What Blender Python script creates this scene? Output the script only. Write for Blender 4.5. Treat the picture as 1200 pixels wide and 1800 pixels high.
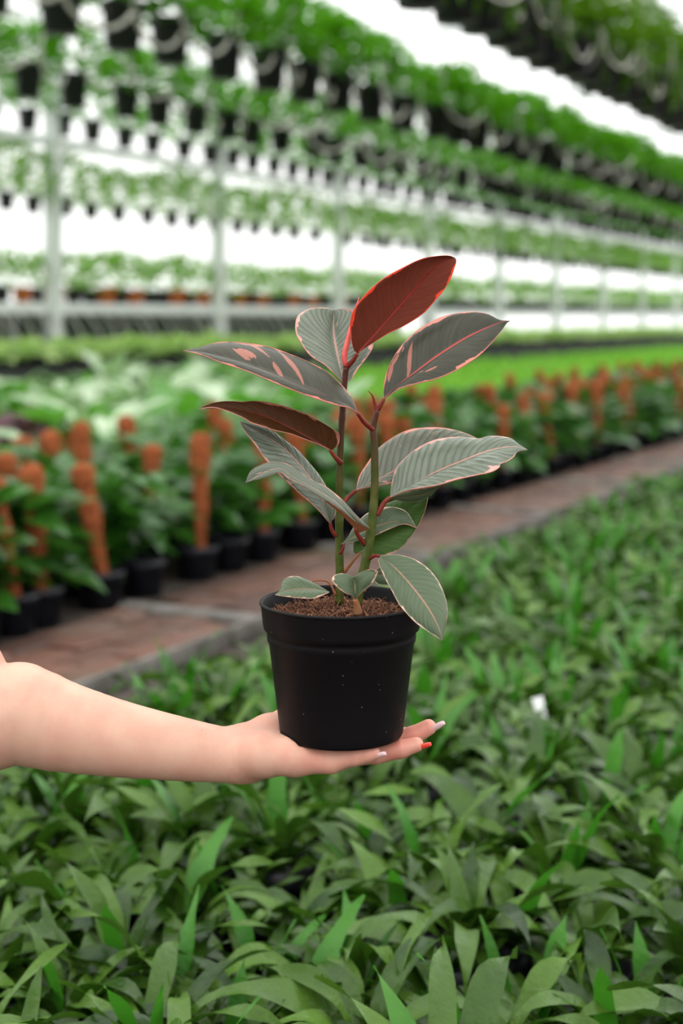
import bpy, bmesh, math, random
import numpy as np
from mathutils import Vector, Matrix

for o in list(bpy.data.objects):
    bpy.data.objects.remove(o)
scene = bpy.context.scene
COL = scene.collection
PI = math.pi

# ------------------------------------------------------------------ camera, world, exposure
H = 0.95                      # lens height above the path
FPX = 2500.0                  # focal length in pixels of the 1200x1800 frame
HORIZON = 560.0
cam_data = bpy.data.cameras.new('camera')
cam_data.sensor_fit = 'VERTICAL'
cam_data.sensor_height = 36.0
cam_data.lens = 50.0
cam_data.shift_y = -(900.0 - HORIZON) / 1800.0
cam_data.clip_start = 0.05
cam_data.clip_end = 300
cam_data.dof.use_dof = True
cam_data.dof.focus_distance = 1.26
cam_data.dof.aperture_fstop = 3.8
cam = bpy.data.objects.new('camera', cam_data)
cam.location = (0, 0, H)
cam.rotation_euler = (PI / 2, 0, 0)
COL.objects.link(cam)
scene.camera = cam

world = bpy.data.worlds.new('overcast_sky')
scene.world = world
world.use_nodes = True
bg = world.node_tree.nodes['Background']
bg.inputs[0].default_value = (1.0, 0.99, 0.965, 1)
# overcast sky: three times as bright overhead as at the horizon
_nt = world.node_tree
_tc = _nt.nodes.new('ShaderNodeTexCoord')
_sp = _nt.nodes.new('ShaderNodeSeparateXYZ')
_nt.links.new(_tc.outputs['Generated'], _sp.inputs[0])
_mr = _nt.nodes.new('ShaderNodeMapRange')
_mr.inputs[1].default_value, _mr.inputs[2].default_value = 0.0, 1.0
_mr.inputs[3].default_value, _mr.inputs[4].default_value = 1.0, 3.0
_nt.links.new(_sp.outputs[2], _mr.inputs[0])
_nt.links.new(_mr.outputs[0], bg.inputs[1])

scene.view_settings.view_transform = 'Standard'
scene.view_settings.look = 'None'
scene.view_settings.exposure = 0.25
scene.view_settings.gamma = 1.0
scene.view_settings.use_curve_mapping = False

# ------------------------------------------------------------------ row frame of the greenhouse
ANG = math.atan((1900.0 - 600.0) / FPX)       # rows run towards a point right of the frame
DX, DY = math.sin(ANG), math.cos(ANG)
ROT = PI / 2 - ANG                             # z rotation turning local +X along the rows


def W(u, v, z=0.0):
    return Vector((u * DX - v * DY, u * DY + v * DX, z))


def UV(X, Y):
    return X * DX + Y * DY, -X * DY + Y * DX


def P(px, py, d=0.0):
    """point seen at a pixel of the plant, d centimetres behind the pot's axis"""
    Y = 1.25 + d / 100.0
    return Vector(((px - 600.0) / FPX * Y, Y, H - (py - HORIZON) / FPX * Y))


def proj(p):
    return 600 + FPX * p[0] / p[1], HORIZON - FPX * (p[2] - H) / p[1]


# ------------------------------------------------------------------ node helpers
def mat_new(name):
    m = bpy.data.materials.new(name)
    m.use_nodes = True
    nt = m.node_tree
    nt.nodes.clear()
    out = nt.nodes.new('ShaderNodeOutputMaterial')
    return m, nt, out


def nd(nt, kind, **kw):
    n = nt.nodes.new(kind)
    for k, v in kw.items():
        if k.startswith('i_'):
            key = k[2:]
            key = int(key) if key.isdigit() else key.replace('_', ' ')
            n.inputs[key].default_value = v
        else:
            setattr(n, k, v)
    return n


def mth(nt, op, a, b=None, c=None, clamp=False):
    n = nt.nodes.new('ShaderNodeMath')
    n.operation = op
    n.use_clamp = clamp
    for i, x in enumerate((a, b, c)):
        if x is None:
            continue
        if isinstance(x, (int, float)):
            n.inputs[i].default_value = x
        else:
            nt.links.new(x, n.inputs[i])
    return n.outputs[0]


def mixc(nt, fac, a, b):
    n = nt.nodes.new('ShaderNodeMix')
    n.data_type = 'RGBA'
    for i, x in ((0, fac), (6, a), (7, b)):
        if isinstance(x, (int, float)):
            n.inputs[i].default_value = x
        elif isinstance(x, tuple):
            n.inputs[i].default_value = (x[0], x[1], x[2], 1)
        else:
            nt.links.new(x, n.inputs[i])
    return n.outputs[2]


def smooth(nt, x, lo, hi):
    n = nt.nodes.new('ShaderNodeMapRange')
    n.interpolation_type = 'SMOOTHSTEP'
    n.inputs[1].default_value = lo
    n.inputs[2].default_value = hi
    nt.links.new(x, n.inputs[0])
    return n.outputs[0]


def noise(nt, vec, scale, detail=2.0, dims='3D', rough=0.5):
    n = nt.nodes.new('ShaderNodeTexNoise')
    n.noise_dimensions = dims
    n.inputs['Scale'].default_value = scale
    n.inputs['Detail'].default_value = detail
    n.inputs['Roughness'].default_value = rough
    if vec is not None:
        nt.links.new(vec, n.inputs['Vector'])
    return n.outputs[0]


def princ(nt, out, col, rough=0.5, spec=0.5, metal=0.0, trans=None, bump=None, bstr=0.3, bdist=0.002,
          sss=None, rough_sock=None):
    p = nt.nodes.new('ShaderNodeBsdfPrincipled')
    if isinstance(col, tuple):
        p.inputs['Base Color'].default_value = (col[0], col[1], col[2], 1)
    else:
        nt.links.new(col, p.inputs['Base Color'])
    p.inputs['Roughness'].default_value = rough
    if rough_sock is not None:
        nt.links.new(rough_sock, p.inputs['Roughness'])
    p.inputs['Specular IOR Level'].default_value = spec
    p.inputs['Metallic'].default_value = metal
    if sss:
        p.inputs['Subsurface Weight'].default_value = sss[0]
        p.inputs['Subsurface Radius'].default_value = sss[1]
        p.inputs['Subsurface Scale'].default_value = sss[2]
    if bump is not None:
        b = nt.nodes.new('ShaderNodeBump')
        b.inputs['Strength'].default_value = bstr
        b.inputs['Distance'].default_value = bdist
        nt.links.new(bump, b.inputs['Height'])
        nt.links.new(b.outputs[0], p.inputs['Normal'])
    surf = p.outputs[0]
    if trans:
        t = nt.nodes.new('ShaderNodeBsdfTranslucent')
        tc = trans[1]
        if isinstance(tc, tuple):
            t.inputs[0].default_value = (tc[0], tc[1], tc[2], 1)
        else:
            nt.links.new(tc, t.inputs[0])
        mx = nt.nodes.new('ShaderNodeMixShader')
        mx.inputs[0].default_value = trans[0]
        nt.links.new(p.outputs[0], mx.inputs[1])
        nt.links.new(t.outputs[0], mx.inputs[2])
        surf = mx.outputs[0]
    nt.links.new(surf, out.inputs[0])
    return p


def flat_mat(name, c1, c2=None, scale=20.0, rough=0.5, spec=0.5, metal=0.0, bstr=0.0, bdist=0.002, trans=None):
    m, nt, out = mat_new(name)
    tc = nd(nt, 'ShaderNodeTexCoord')
    n = noise(nt, tc.outputs['Object'], scale, 4)
    col = mixc(nt, smooth(nt, n, 0.3, 0.7), c1, c2 or c1)
    princ(nt, out, col, rough, spec, metal, bump=n if bstr else None, bstr=bstr, bdist=bdist, trans=trans)
    return m


def foliage_mat(name, dark, light, rough=0.42, spec=0.4, trans=0.25, tcol=None, scale=14.0, vein_bump_shade=True, vary=0.4, bstr=0.35):
    m, nt, out = mat_new(name)
    tc = nd(nt, 'ShaderNodeTexCoord')
    oi = nd(nt, 'ShaderNodeObjectInfo')
    n = noise(nt, tc.outputs['Object'], scale, 2)
    ge = nd(nt, 'ShaderNodeNewGeometry')
    rnd = mth(nt, 'FRACT', mth(nt, 'ADD', oi.outputs['Random'], ge.outputs['Random Per Island']))
    f = mth(nt, 'ADD', mth(nt, 'MULTIPLY', smooth(nt, n, 0.3, 0.7), 1 - vary), mth(nt, 'MULTIPLY', rnd, vary))
    col = mixc(nt, f, dark, light)
    t2 = tcol or tuple(min(1, c * 1.9) for c in light)
    bump = noise(nt, tc.outputs['Object'], scale * 7, 2) if vein_bump_shade else None
    princ(nt, out, col, rough, spec, trans=(trans, t2) if trans else None, bump=bump, bstr=bstr, bdist=0.003)
    return m


# ------------------------------------------------------------------ mesh helpers
class MB:
    def __init__(self):
        self.v, self.f, self.m, self.uv = [], [], [], []

    def add(self, vs, fs, mi=0):
        o = len(self.v)
        self.v.extend([tuple(p) for p in vs])
        self.f.extend([tuple(i + o for i in f) for f in fs])
        self.m.extend([mi] * len(fs))

    def box(self, c, s, mi=0):
        x, y, z = (a / 2 for a in s)
        vs = [(c[0] + i * x, c[1] + j * y, c[2] + k * z) for k in (-1, 1) for j in (-1, 1) for i in (-1, 1)]
        self.add(vs, [(0, 2, 3, 1), (4, 5, 7, 6), (0, 1, 5, 4), (2, 6, 7, 3), (1, 3, 7, 5), (0, 4, 6, 2)], mi)

    def tube(self, pts, rad, n=8, mi=0, cap=True, rough=0.0, rng=None):
        pts = [Vector(p) for p in pts]
        if isinstance(rad, (int, float)):
            rad = [rad] * len(pts)
        vs, fs = [], []
        ref = None
        for i, p in enumerate(pts):
            t = (pts[min(i + 1, len(pts) - 1)] - pts[max(i - 1, 0)])
            t = t.normalized() if t.length > 1e-9 else Vector((0, 0, 1))
            if ref is None:
                ref = t.orthogonal().normalized()
            ref = (ref - t * ref.dot(t)).normalized()
            b = t.cross(ref)
            for k in range(n):
                a = 2 * PI * k / n
                r = rad[i] * (1 + (rng.uniform(-rough, rough) if rng else 0))
                vs.append(p + (ref * math.cos(a) + b * math.sin(a)) * r)
        for i in range(len(pts) - 1):
            for k in range(n):
                k2 = (k + 1) % n
                fs.append((i * n + k, i * n + k2, (i + 1) * n + k2, (i + 1) * n + k))
        if cap:
            fs.append(tuple(range(n - 1, -1, -1)))
            fs.append(tuple((len(pts) - 1) * n + k for k in range(n)))
        self.add(vs, fs, mi)

    def lathe(self, prof, n=32, mi=0, c=(0, 0, 0)):
        vs, fs = [], []
        for r, z in prof:
            for k in range(n):
                a = 2 * PI * k / n
                vs.append((c[0] + r * math.cos(a), c[1] + r * math.sin(a), c[2] + z))
        for i in range(len(prof) - 1):
            for k in range(n):
                k2 = (k + 1) % n
                fs.append((i * n + k, i * n + k2, (i + 1) * n + k2, (i + 1) * n + k))
        self.add(vs, fs, mi)

    def mesh(self, name, mats, smooth_=True):
        me = bpy.data.meshes.new(name)
        me.from_pydata(self.v, [], self.f)
        if not isinstance(mats, (list, tuple)):
            mats = [mats]
        for m in mats:
            me.materials.append(m)
        if len(mats) > 1:
            me.polygons.foreach_set('material_index', self.m)
        if smooth_:
            me.polygons.foreach_set('use_smooth', [True] * len(me.polygons))
        me.update()
        return me


def obj(name, me, parent=None, loc=(0, 0, 0), rot=(0, 0, 0), scale=None):
    o = bpy.data.objects.new(name, me)
    COL.objects.link(o)
    o.location = loc
    o.rotation_euler = rot
    if scale is not None:
        o.scale = scale if not isinstance(scale, (int, float)) else (scale,) * 3
    if parent is not None:
        o.parent = parent
    return o


def tag(o, label=None, cat=None, group=None, kind=None):
    if label:
        o['label'] = label
    if cat:
        o['category'] = cat
    if group:
        o['group'] = group
    if kind:
        o['kind'] = kind
    return o


def thing(name, label, cat, loc=(0, 0, 0), rot=(0, 0, 0), group=None, scale=None):
    return tag(obj(name, None, None, loc, rot, scale), label, cat, group)


# ------------------------------------------------------------------ materials
M = {}
M['floor'] = flat_mat('soil_floor', (0.035, 0.028, 0.024), (0.075, 0.06, 0.05), 6, 0.9, 0.2, bstr=0.4, bdist=0.02)
M['outside'] = flat_mat('pale_gravel', (0.62, 0.62, 0.6), (0.75, 0.75, 0.72), 3, 0.9, 0.2)
M['mortar'] = flat_mat('damp_sand', (0.03, 0.024, 0.02), (0.06, 0.05, 0.042), 9, 0.85, 0.3, bstr=0.3)
M['concrete'] = flat_mat('grey_concrete', (0.085, 0.077, 0.07), (0.17, 0.155, 0.14), 14, 0.8, 0.3, bstr=0.3)
M['black'] = flat_mat('black_plastic', (0.011, 0.011, 0.013), (0.02, 0.02, 0.024), 30, 0.45, 0.35)
M['black_film'] = flat_mat('black_grow_bag', (0.006, 0.006, 0.009), (0.014, 0.014, 0.021), 18, 0.4, 0.35, bstr=0.4, bdist=0.01)
M['terracotta'] = flat_mat('terracotta', (0.5, 0.13, 0.035), (0.62, 0.19, 0.06), 12, 0.8, 0.2)
M['metal'] = flat_mat('galvanised_steel', (0.68, 0.71, 0.70), (0.8, 0.83, 0.82), 7, 0.5, 0.5)
M['bench'] = flat_mat('dark_bench', (0.02, 0.022, 0.02), (0.04, 0.042, 0.04), 8, 0.7, 0.3)
M['screen'] = flat_mat('green_shade_mesh', (0.07, 0.10, 0.075), (0.13, 0.17, 0.13), 4, 0.9, 0.1)
M['tubing'] = flat_mat('pale_tubing', (0.5, 0.48, 0.43), (0.64, 0.62, 0.56), 10, 0.5, 0.4)
M['wire'] = flat_mat('hanger_wire', (0.2, 0.2, 0.2), (0.3, 0.3, 0.3), 10, 0.5, 0.5)
M['white'] = flat_mat('white_plastic', (0.8, 0.8, 0.8), (0.86, 0.86, 0.86), 20, 0.4, 0.4)
M['silver'] = flat_mat('silver', (0.75, 0.75, 0.76), (0.85, 0.85, 0.86), 20, 0.2, 0.5, metal=1.0)

# bricks: worn red with patches of moss
m, nt, out = mat_new('worn_brick')
tc = nd(nt, 'ShaderNodeTexCoord')
geo = nd(nt, 'ShaderNodeNewGeometry')
oi = nd(nt, 'ShaderNodeObjectInfo')
n1 = noise(nt, geo.outputs['Position'], 22, 4)
base = mixc(nt, mth(nt, 'ADD', mth(nt, 'MULTIPLY', n1, 0.5), mth(nt, 'MULTIPLY', oi.outputs['Random'], 0.6)),
            (0.03, 0.017, 0.013), (0.16, 0.07, 0.047))
n2 = noise(nt, geo.outputs['Position'], 1.1, 3)
base = mixc(nt, mth(nt, 'MULTIPLY', smooth(nt, n2, 0.52, 0.68), 0.75), base, (0.07, 0.08, 0.035))
n3 = noise(nt, geo.outputs['Position'], 2.3, 3)
base = mixc(nt, mth(nt, 'MULTIPLY', smooth(nt, n3, 0.55, 0.7), 0.4), base, (0.15, 0.13, 0.11))
princ(nt, out, base, 0.6, 0.4, bump=n1, bstr=0.4, bdist=0.004)
M['brick'] = m

# translucent greenhouse film
m, nt, out = mat_new('greenhouse_film')
tc = nd(nt, 'ShaderNodeTexCoord')
n1 = noise(nt, tc.outputs['Object'], 1.3, 3)
tr = nd(nt, 'ShaderNodeBsdfTransparent')
tl = nd(nt, 'ShaderNodeBsdfTranslucent')
nt.links.new(mixc(nt, n1, (0.9, 0.92, 0.93), (0.97, 0.98, 0.98)), tl.inputs[0])
tr.inputs[0].default_value = (0.97, 0.98, 0.98, 1)
mx = nd(nt, 'ShaderNodeMixShader')
mx.inputs[0].default_value = 0.45
nt.links.new(tr.outputs[0], mx.inputs[1])
nt.links.new(tl.outputs[0], mx.inputs[2])
nt.links.new(mx.outputs[0], out.inputs[0])
M['film'] = m

# coir
m, nt, out = mat_new('coir_fibre')
tc = nd(nt, 'ShaderNodeTexCoord')
n1 = noise(nt, tc.outputs['Object'], 45, 5, rough=0.7)
n2 = noise(nt, tc.outputs['Object'], 160, 2)
col = mixc(nt, smooth(nt, n1, 0.25, 0.7), (0.17, 0.042, 0.013), (0.40, 0.115, 0.042))
princ(nt, out, col, 0.95, 0.1, bump=n2, bstr=1.0, bdist=0.012)
M['coir'] = m

# foliage of the rows
M['fern'] = foliage_mat('fern_leaf', (0.006, 0.026, 0.0015), (0.085, 0.172, 0.02), 0.30, 0.25, 0.09, (0.08, 0.25, 0.015), 18, vary=0.7, bstr=0.6)
M['fern_new'] = foliage_mat('fern_leaf_young', (0.02, 0.11, 0.005), (0.06, 0.2, 0.018), 0.4, 0.35, 0.18, (0.08, 0.4, 0.02), 18)
M['philo'] = foliage_mat('climber_leaf', (0.01, 0.05, 0.004), (0.04, 0.14, 0.015), 0.3, 0.5, 0.15, (0.12, 0.42, 0.04), 9, vary=.6)
M['varieg'] = foliage_mat('pale_patterned_leaf', (0.08, 0.26, 0.03), (0.72, 0.82, 0.62), 0.3, 0.6, 0.2, (0.35, 0.6, 0.2), 7)
M['bigleaf'] = foliage_mat('broad_leaf', (0.025, 0.14, 0.006), (0.12, 0.34, 0.035), 0.3, 0.6, 0.3, (0.2, 0.6, 0.05), 6)
M['purple'] = foliage_mat('purple_leaf', (0.035, 0.008, 0.014), (0.14, 0.05, 0.07), 0.4, 0.5, 0.1, (0.2, 0.05, 0.08), 9)
M['seedling'] = foliage_mat('seedling_leaf', (0.13, 0.35, 0.025), (0.28, 0.54, 0.07), 0.5, 0.2, 0.35, (0.26, 0.72, 0.05), 3)
M['bench_leaf'] = foliage_mat('bench_leaf', (0.40, 0.60, 0.17), (0.72, 0.85, 0.42), 0.5, 0.3, 0.4, (0.5, 0.8, 0.2), 5)
M['shelf_leaf'] = foliage_mat('shelf_leaf', (0.09, 0.25, 0.02), (0.28, 0.5, 0.09), 0.5, 0.2, 0.35, (0.34, 0.66, 0.09), 9)
M['hang_leaf'] = foliage_mat('hanging_leaf', (0.018, 0.085, 0.003), (0.12, 0.31, 0.016), 0.5, 0.15, 0.40, (0.13, 0.46, 0.012), 9)
M['trail_leaf'] = foliage_mat('trailing_leaf', (0.03, 0.085, 0.006), (0.08, 0.18, 0.012), 0.5, 0.15, 0.35, (0.14, 0.34, 0.01), 5)


# rubber plant leaves: colour by UV (x along the midrib, y across)
def ficus_mat(name, base, base2, margin, mwidth, blotch, blotch_col, rough, ripple, spec=0.5, trans=None, mid=None, blots=(), vein_bump_shade=0.0):
    m, nt, out = mat_new(name)
    uv = nd(nt, 'ShaderNodeUVMap')
    sep = nd(nt, 'ShaderNodeSeparateXYZ')
    nt.links.new(uv.outputs[0], sep.inputs[0])
    oi = nd(nt, 'ShaderNodeObjectInfo')
    v = mth(nt, 'MULTIPLY', mth(nt, 'ABSOLUTE', mth(nt, 'SUBTRACT', sep.outputs[1], 0.5)), 2.0)
    # slanted coordinate that follows the side veins
    side = mth(nt, 'SUBTRACT', sep.outputs[0], mth(nt, 'MULTIPLY', v, 0.22))
    comb = nd(nt, 'ShaderNodeCombineXYZ')
    nt.links.new(mth(nt, 'MULTIPLY', side, 9.0), comb.inputs[0])
    nt.links.new(mth(nt, 'MULTIPLY', sep.outputs[1], 2.6), comb.inputs[1])
    nt.links.new(mth(nt, 'MULTIPLY', oi.outputs['Random'], 37.0), comb.inputs[2])
    nz = noise(nt, comb.outputs[0], 1.0, 3)
    comb2 = nd(nt, 'ShaderNodeCombineXYZ')
    nt.links.new(mth(nt, 'MULTIPLY', side, 60.0), comb2.inputs[0])
    nt.links.new(mth(nt, 'MULTIPLY', sep.outputs[1], 3.0), comb2.inputs[1])
    nt.links.new(mth(nt, 'MULTIPLY', oi.outputs['Random'], 11.0), comb2.inputs[2])
    streak = noise(nt, comb2.outputs[0], 1.0, 3)
    col = mixc(nt, smooth(nt, streak, 0.32, 0.68), base, base2)
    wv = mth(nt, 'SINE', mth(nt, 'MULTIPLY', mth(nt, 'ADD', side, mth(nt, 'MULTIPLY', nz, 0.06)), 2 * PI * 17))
    if vein_bump_shade:  # ripple shading painted into the colour, dark bands between the paler side veins
        ripple_shade = mth(nt, 'MULTIPLY', smooth(nt, mth(nt, 'ADD', wv, mth(nt, 'MULTIPLY', mth(nt, 'SUBTRACT', streak, .5), 1.6)), -.2, .9), vein_bump_shade)
        col = mixc(nt, ripple_shade, col, tuple(c * .42 for c in base))
    if blotch < 1:
        col = mixc(nt, smooth(nt, nz, blotch, blotch + 0.03), col, blotch_col)
    for bu, bv, su, sv in blots:
        sgn_v = mth(nt, 'MULTIPLY', mth(nt, 'SUBTRACT', sep.outputs[1], 0.5), 2.0)
        wob = mth(nt, 'MULTIPLY', mth(nt, 'SUBTRACT', streak, 0.5), 2.6)
        eu = mth(nt, 'DIVIDE', mth(nt, 'SUBTRACT', side, bu - .22 * abs(bv)), su)
        ev = mth(nt, 'DIVIDE', mth(nt, 'SUBTRACT', sgn_v, bv), sv)
        dd = mth(nt, 'ADD', mth(nt, 'ADD', mth(nt, 'MULTIPLY', eu, eu), mth(nt, 'MULTIPLY', ev, ev)), wob)
        dd = mth(nt, 'ADD', dd, mth(nt, 'MULTIPLY', mth(nt, 'SUBTRACT', nz, 0.5), 2.8))
        col = mixc(nt, mth(nt, 'SUBTRACT', 1.0, smooth(nt, dd, .75, 1.0)), col, blotch_col)
    edge = mth(nt, 'ADD', v, mth(nt, 'MULTIPLY', mth(nt, 'SUBTRACT', nz, 0.5), 0.5))
    mk = smooth(nt, edge, 1.0 - mwidth, 1.0 - mwidth + 0.03)
    mk = mth(nt, 'MAXIMUM', mk, smooth(nt, v, 0.97, 0.985))
    col = mixc(nt, mk, col, margin)
    if mid:
        mm = mth(nt, 'SUBTRACT', 1.0, smooth(nt, v, 0.018, 0.045))
        col = mixc(nt, mth(nt, 'MULTIPLY', mm, 0.85), col, mid)
    hgt = mth(nt, 'ADD', mth(nt, 'MULTIPLY', wv, 0.5), mth(nt, 'MULTIPLY', streak, 0.5))
    princ(nt, out, col, rough, spec, trans=(trans, col) if trans else None, bump=hgt, bstr=ripple, bdist=0.0012)
    return m


CORAL = (0.62, 0.20, 0.15)
PINK = (0.66, 0.30, 0.25)
YOUNG = ((0.030, 0.030, 0.019), (0.044, 0.042, 0.028), CORAL, 0.05, 1.0, (0.30, 0.115, 0.085), 0.36, 0.05, 0.25)
M['f_young'] = ficus_mat('rubber_leaf_dark_flecked', *YOUNG, mid=(0.42, 0.05, 0.05), blots=[(.30, -.42, .022, .36), (.16, -.78, .05, .16), (.22, -.86, .10, .08), (.36, .52, .05, .06), (.30, .35, .02, .05)])
M['f_long'] = ficus_mat('rubber_leaf_dark_blotched', *YOUNG, mid=(0.42, 0.05, 0.05), blots=[(.44, -.55, .024, .42), (.49, -.20, .022, .18), (.655, -.42, .04, .14), (.69, -.32, .03, .16), (.61, -.72, .02, .30), (.66, -.92, .07, .10)])
M['f_grey'] = ficus_mat('rubber_leaf_grey', (0.115, 0.138, 0.098), (0.155, 0.178, 0.132), PINK, 0.055, 0.69, (0.50, 0.30, 0.25), 0.34, 0.15, 0.45, mid=(0.5, 0.25, 0.2), vein_bump_shade=.55)
M['f_flush'] = ficus_mat('rubber_leaf_flushed', (0.122, 0.136, 0.098), (0.165, 0.172, 0.13), CORAL, 0.07, 0.60, (0.52, 0.29, 0.24), 0.34, 0.15, 0.45, mid=(0.5, 0.25, 0.2), vein_bump_shade=.55)
M['f_green'] = ficus_mat('rubber_leaf_green', (0.06, 0.09, 0.044), (0.082, 0.115, 0.058), (0.60, 0.40, 0.30), 0.05, 0.74, (0.24, 0.26, 0.18), 0.40, 0.08, 0.35, mid=(0.36, 0.18, 0.12), vein_bump_shade=.22)
M['f_red'] = ficus_mat('rubber_leaf_red_underside', (0.125, 0.024, 0.012), (0.15, 0.03, 0.016), (0.85, 0.06, 0.025), 0.07, 0.74, (0.6, 0.05, 0.03), 0.6, 0.08, 0.1, trans=0.25, mid=(0.2, 0.004, 0.005))
M['f_brown'] = ficus_mat('rubber_leaf_brown_underside', (0.075, 0.028, 0.008), (0.10, 0.036, 0.012), (0.66, 0.24, 0.17), 0.06, 0.8, (0.5, 0.12, 0.06), 0.55, 0.15, 0.2, trans=0.25, mid=(0.14, 0.015, 0.01))
M['f_lime'] = ficus_mat('rubber_leaf_green_underside', (0.05, 0.12, 0.014), (0.07, 0.15, 0.022), (0.55, 0.35, 0.25), 0.05, 0.9, (0.3, 0.3, 0.2), 0.45, 0.15, 0.3, trans=0.35)
M['rim'] = flat_mat('leaf_rim', (0.5, 0.2, 0.15), (0.58, 0.28, 0.21), 40, 0.5, 0.4)
M['petiole'] = flat_mat('petiole_red', (0.13, 0.012, 0.008), (0.21, 0.035, 0.016), 90, 0.4, 0.25)
M['rib_red'] = flat_mat('midrib_red', (0.36, 0.05, 0.045), (0.44, 0.09, 0.075), 90, 0.45, 0.4)
M['rib_dark'] = flat_mat('midrib_dark', (0.24, 0.008, 0.008), (0.3, 0.015, 0.014), 90, 0.45, 0.4)
M['rib_pale'] = flat_mat('midrib_pale', (0.32, 0.16, 0.12), (0.38, 0.2, 0.15), 90, 0.45, 0.4)
M['sheath'] = flat_mat('new_leaf_sheath', (0.55, 0.045, 0.04), (0.68, 0.1, 0.08), 60, 0.4, 0.5)
M['stub'] = flat_mat('woody_stub', (0.28, 0.085, 0.03), (0.2, 0.10, 0.045), 60, 0.7, 0.3, bstr=0.4)

# stems: green below, red-brown towards the growing tip
m, nt, out = mat_new('rubber_plant_stem')
tc = nd(nt, 'ShaderNodeTexCoord')
sep = nd(nt, 'ShaderNodeSeparateXYZ')
nt.links.new(tc.outputs['Object'], sep.inputs[0])
n1 = noise(nt, tc.outputs['Object'], 90, 4)
g = smooth(nt, mth(nt, 'ADD', sep.outputs[2], mth(nt, 'MULTIPLY', n1, 0.06)), 0.80, 0.905)
col = mixc(nt, smooth(nt, n1, 0.35, 0.7), (0.04, 0.062, 0.006), (0.085, 0.10, 0.018))
col = mixc(nt, g, col, (0.062, 0.014, 0.008))
princ(nt, out, col, 0.4, 0.28, bump=n1, bstr=0.2)
M['stem'] = m

# the held pot: matt black with specks of soil
m, nt, out = mat_new('matt_black_pot')
tc = nd(nt, 'ShaderNodeTexCoord')
vor = nd(nt, 'ShaderNodeTexVoronoi')
vor.inputs['Scale'].default_value = 130
nt.links.new(tc.outputs['Object'], vor.inputs['Vector'])
n1 = noise(nt, tc.outputs['Object'], 22, 2)
sp = mth(nt, 'MULTIPLY', mth(nt, 'LESS_THAN', vor.outputs['Distance'], 0.085), smooth(nt, n1, 0.52, 0.6))
n2 = noise(nt, tc.outputs['Object'], 35, 4)
col = mixc(nt, n2, (0.0042, 0.0036, 0.0042), (0.0065, 0.0056, 0.0065))
col = mixc(nt, mth(nt, 'MULTIPLY', sp, 0.7), col, (0.22, 0.16, 0.12))
princ(nt, out, col, 0.5, 0.11, bump=n2, bstr=0.06)
M['pot'] = m

M['soil'] = flat_mat('coir_soil', (0.02, 0.008, 0.005), (0.07, 0.028, 0.016), 160, 0.95, 0.1, bstr=0.8, bdist=0.004)
m, nt, out = mat_new('coir_strand')
geo = nd(nt, 'ShaderNodeNewGeometry')
cr = mixc(nt, geo.outputs['Random Per Island'], (0.06, 0.02, 0.01), (0.36, 0.17, 0.10))
princ(nt, out, cr, 0.85, 0.2)
M['strand'] = m

# skin: pinker at palm and fingers
m, nt, out = mat_new('fair_skin')
tc = nd(nt, 'ShaderNodeTexCoord')
sep = nd(nt, 'ShaderNodeSeparateXYZ')
nt.links.new(tc.outputs['Object'], sep.inputs[0])
n1 = noise(nt, tc.outputs['Object'], 28, 4)
n2 = noise(nt, tc.outputs['Object'], 420, 2)
hand_f = smooth(nt, mth(nt, 'ADD', sep.outputs[0], mth(nt, 'MULTIPLY', mth(nt, 'SUBTRACT', n1, 0.5), 0.10)), -0.13, 0.09)
c0 = mixc(nt, smooth(nt, n1, 0.35, 0.7), (0.62, 0.365, 0.27), (0.58, 0.305, 0.225))
c1 = mixc(nt, smooth(nt, n1, 0.3, 0.7), (0.68, 0.315, 0.24), (0.60, 0.21, 0.155))
vor = nd(nt, 'ShaderNodeTexVoronoi')
vor.inputs['Scale'].default_value = 55
nt.links.new(tc.outputs['Object'], vor.inputs['Vector'])
mole = mth(nt, 'MULTIPLY', mth(nt, 'LESS_THAN', vor.outputs['Distance'], 0.055), 0.45)
col = mixc(nt, mole, mixc(nt, hand_f, c0, c1), (0.38, 0.17, 0.11))
princ(nt, out, col, 0.5, 0.4, bump=n2, bstr=0.12, bdist=0.0008, sss=(0.2, (1.0, 0.35, 0.2), 0.004))
M['skin'] = m
M['nail_lilac'] = flat_mat('lilac_nail', (0.66, 0.42, 0.45), (0.74, 0.5, 0.52), 60, 0.18, 0.6)
M['nail_red'] = flat_mat('red_nail', (0.78, 0.045, 0.03), (0.8, 0.06, 0.04), 60, 0.2, 0.6)

# ================================================================== SETTING
rng = random.Random(7)
NP = np.random.default_rng(7)

# floor inside, pale ground outside
mb = MB()
mb.box((10, -1, -0.05), (100, 22, 0.1))
tag(obj('floor', mb.mesh('floor', M['floor'], False), None, (0, 0, 0), (0, 0, ROT)), 'dark damp soil floor of the greenhouse', kind='structure')
mb = MB()
mb.box((10, 35.2, -0.07), (160, 50, 0.1))
tag(obj('ground', mb.mesh('ground', M['outside'], False), None, (0, 0, 0), (0, 0, ROT)), 'pale ground outside the greenhouse wall', kind='structure')

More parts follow.
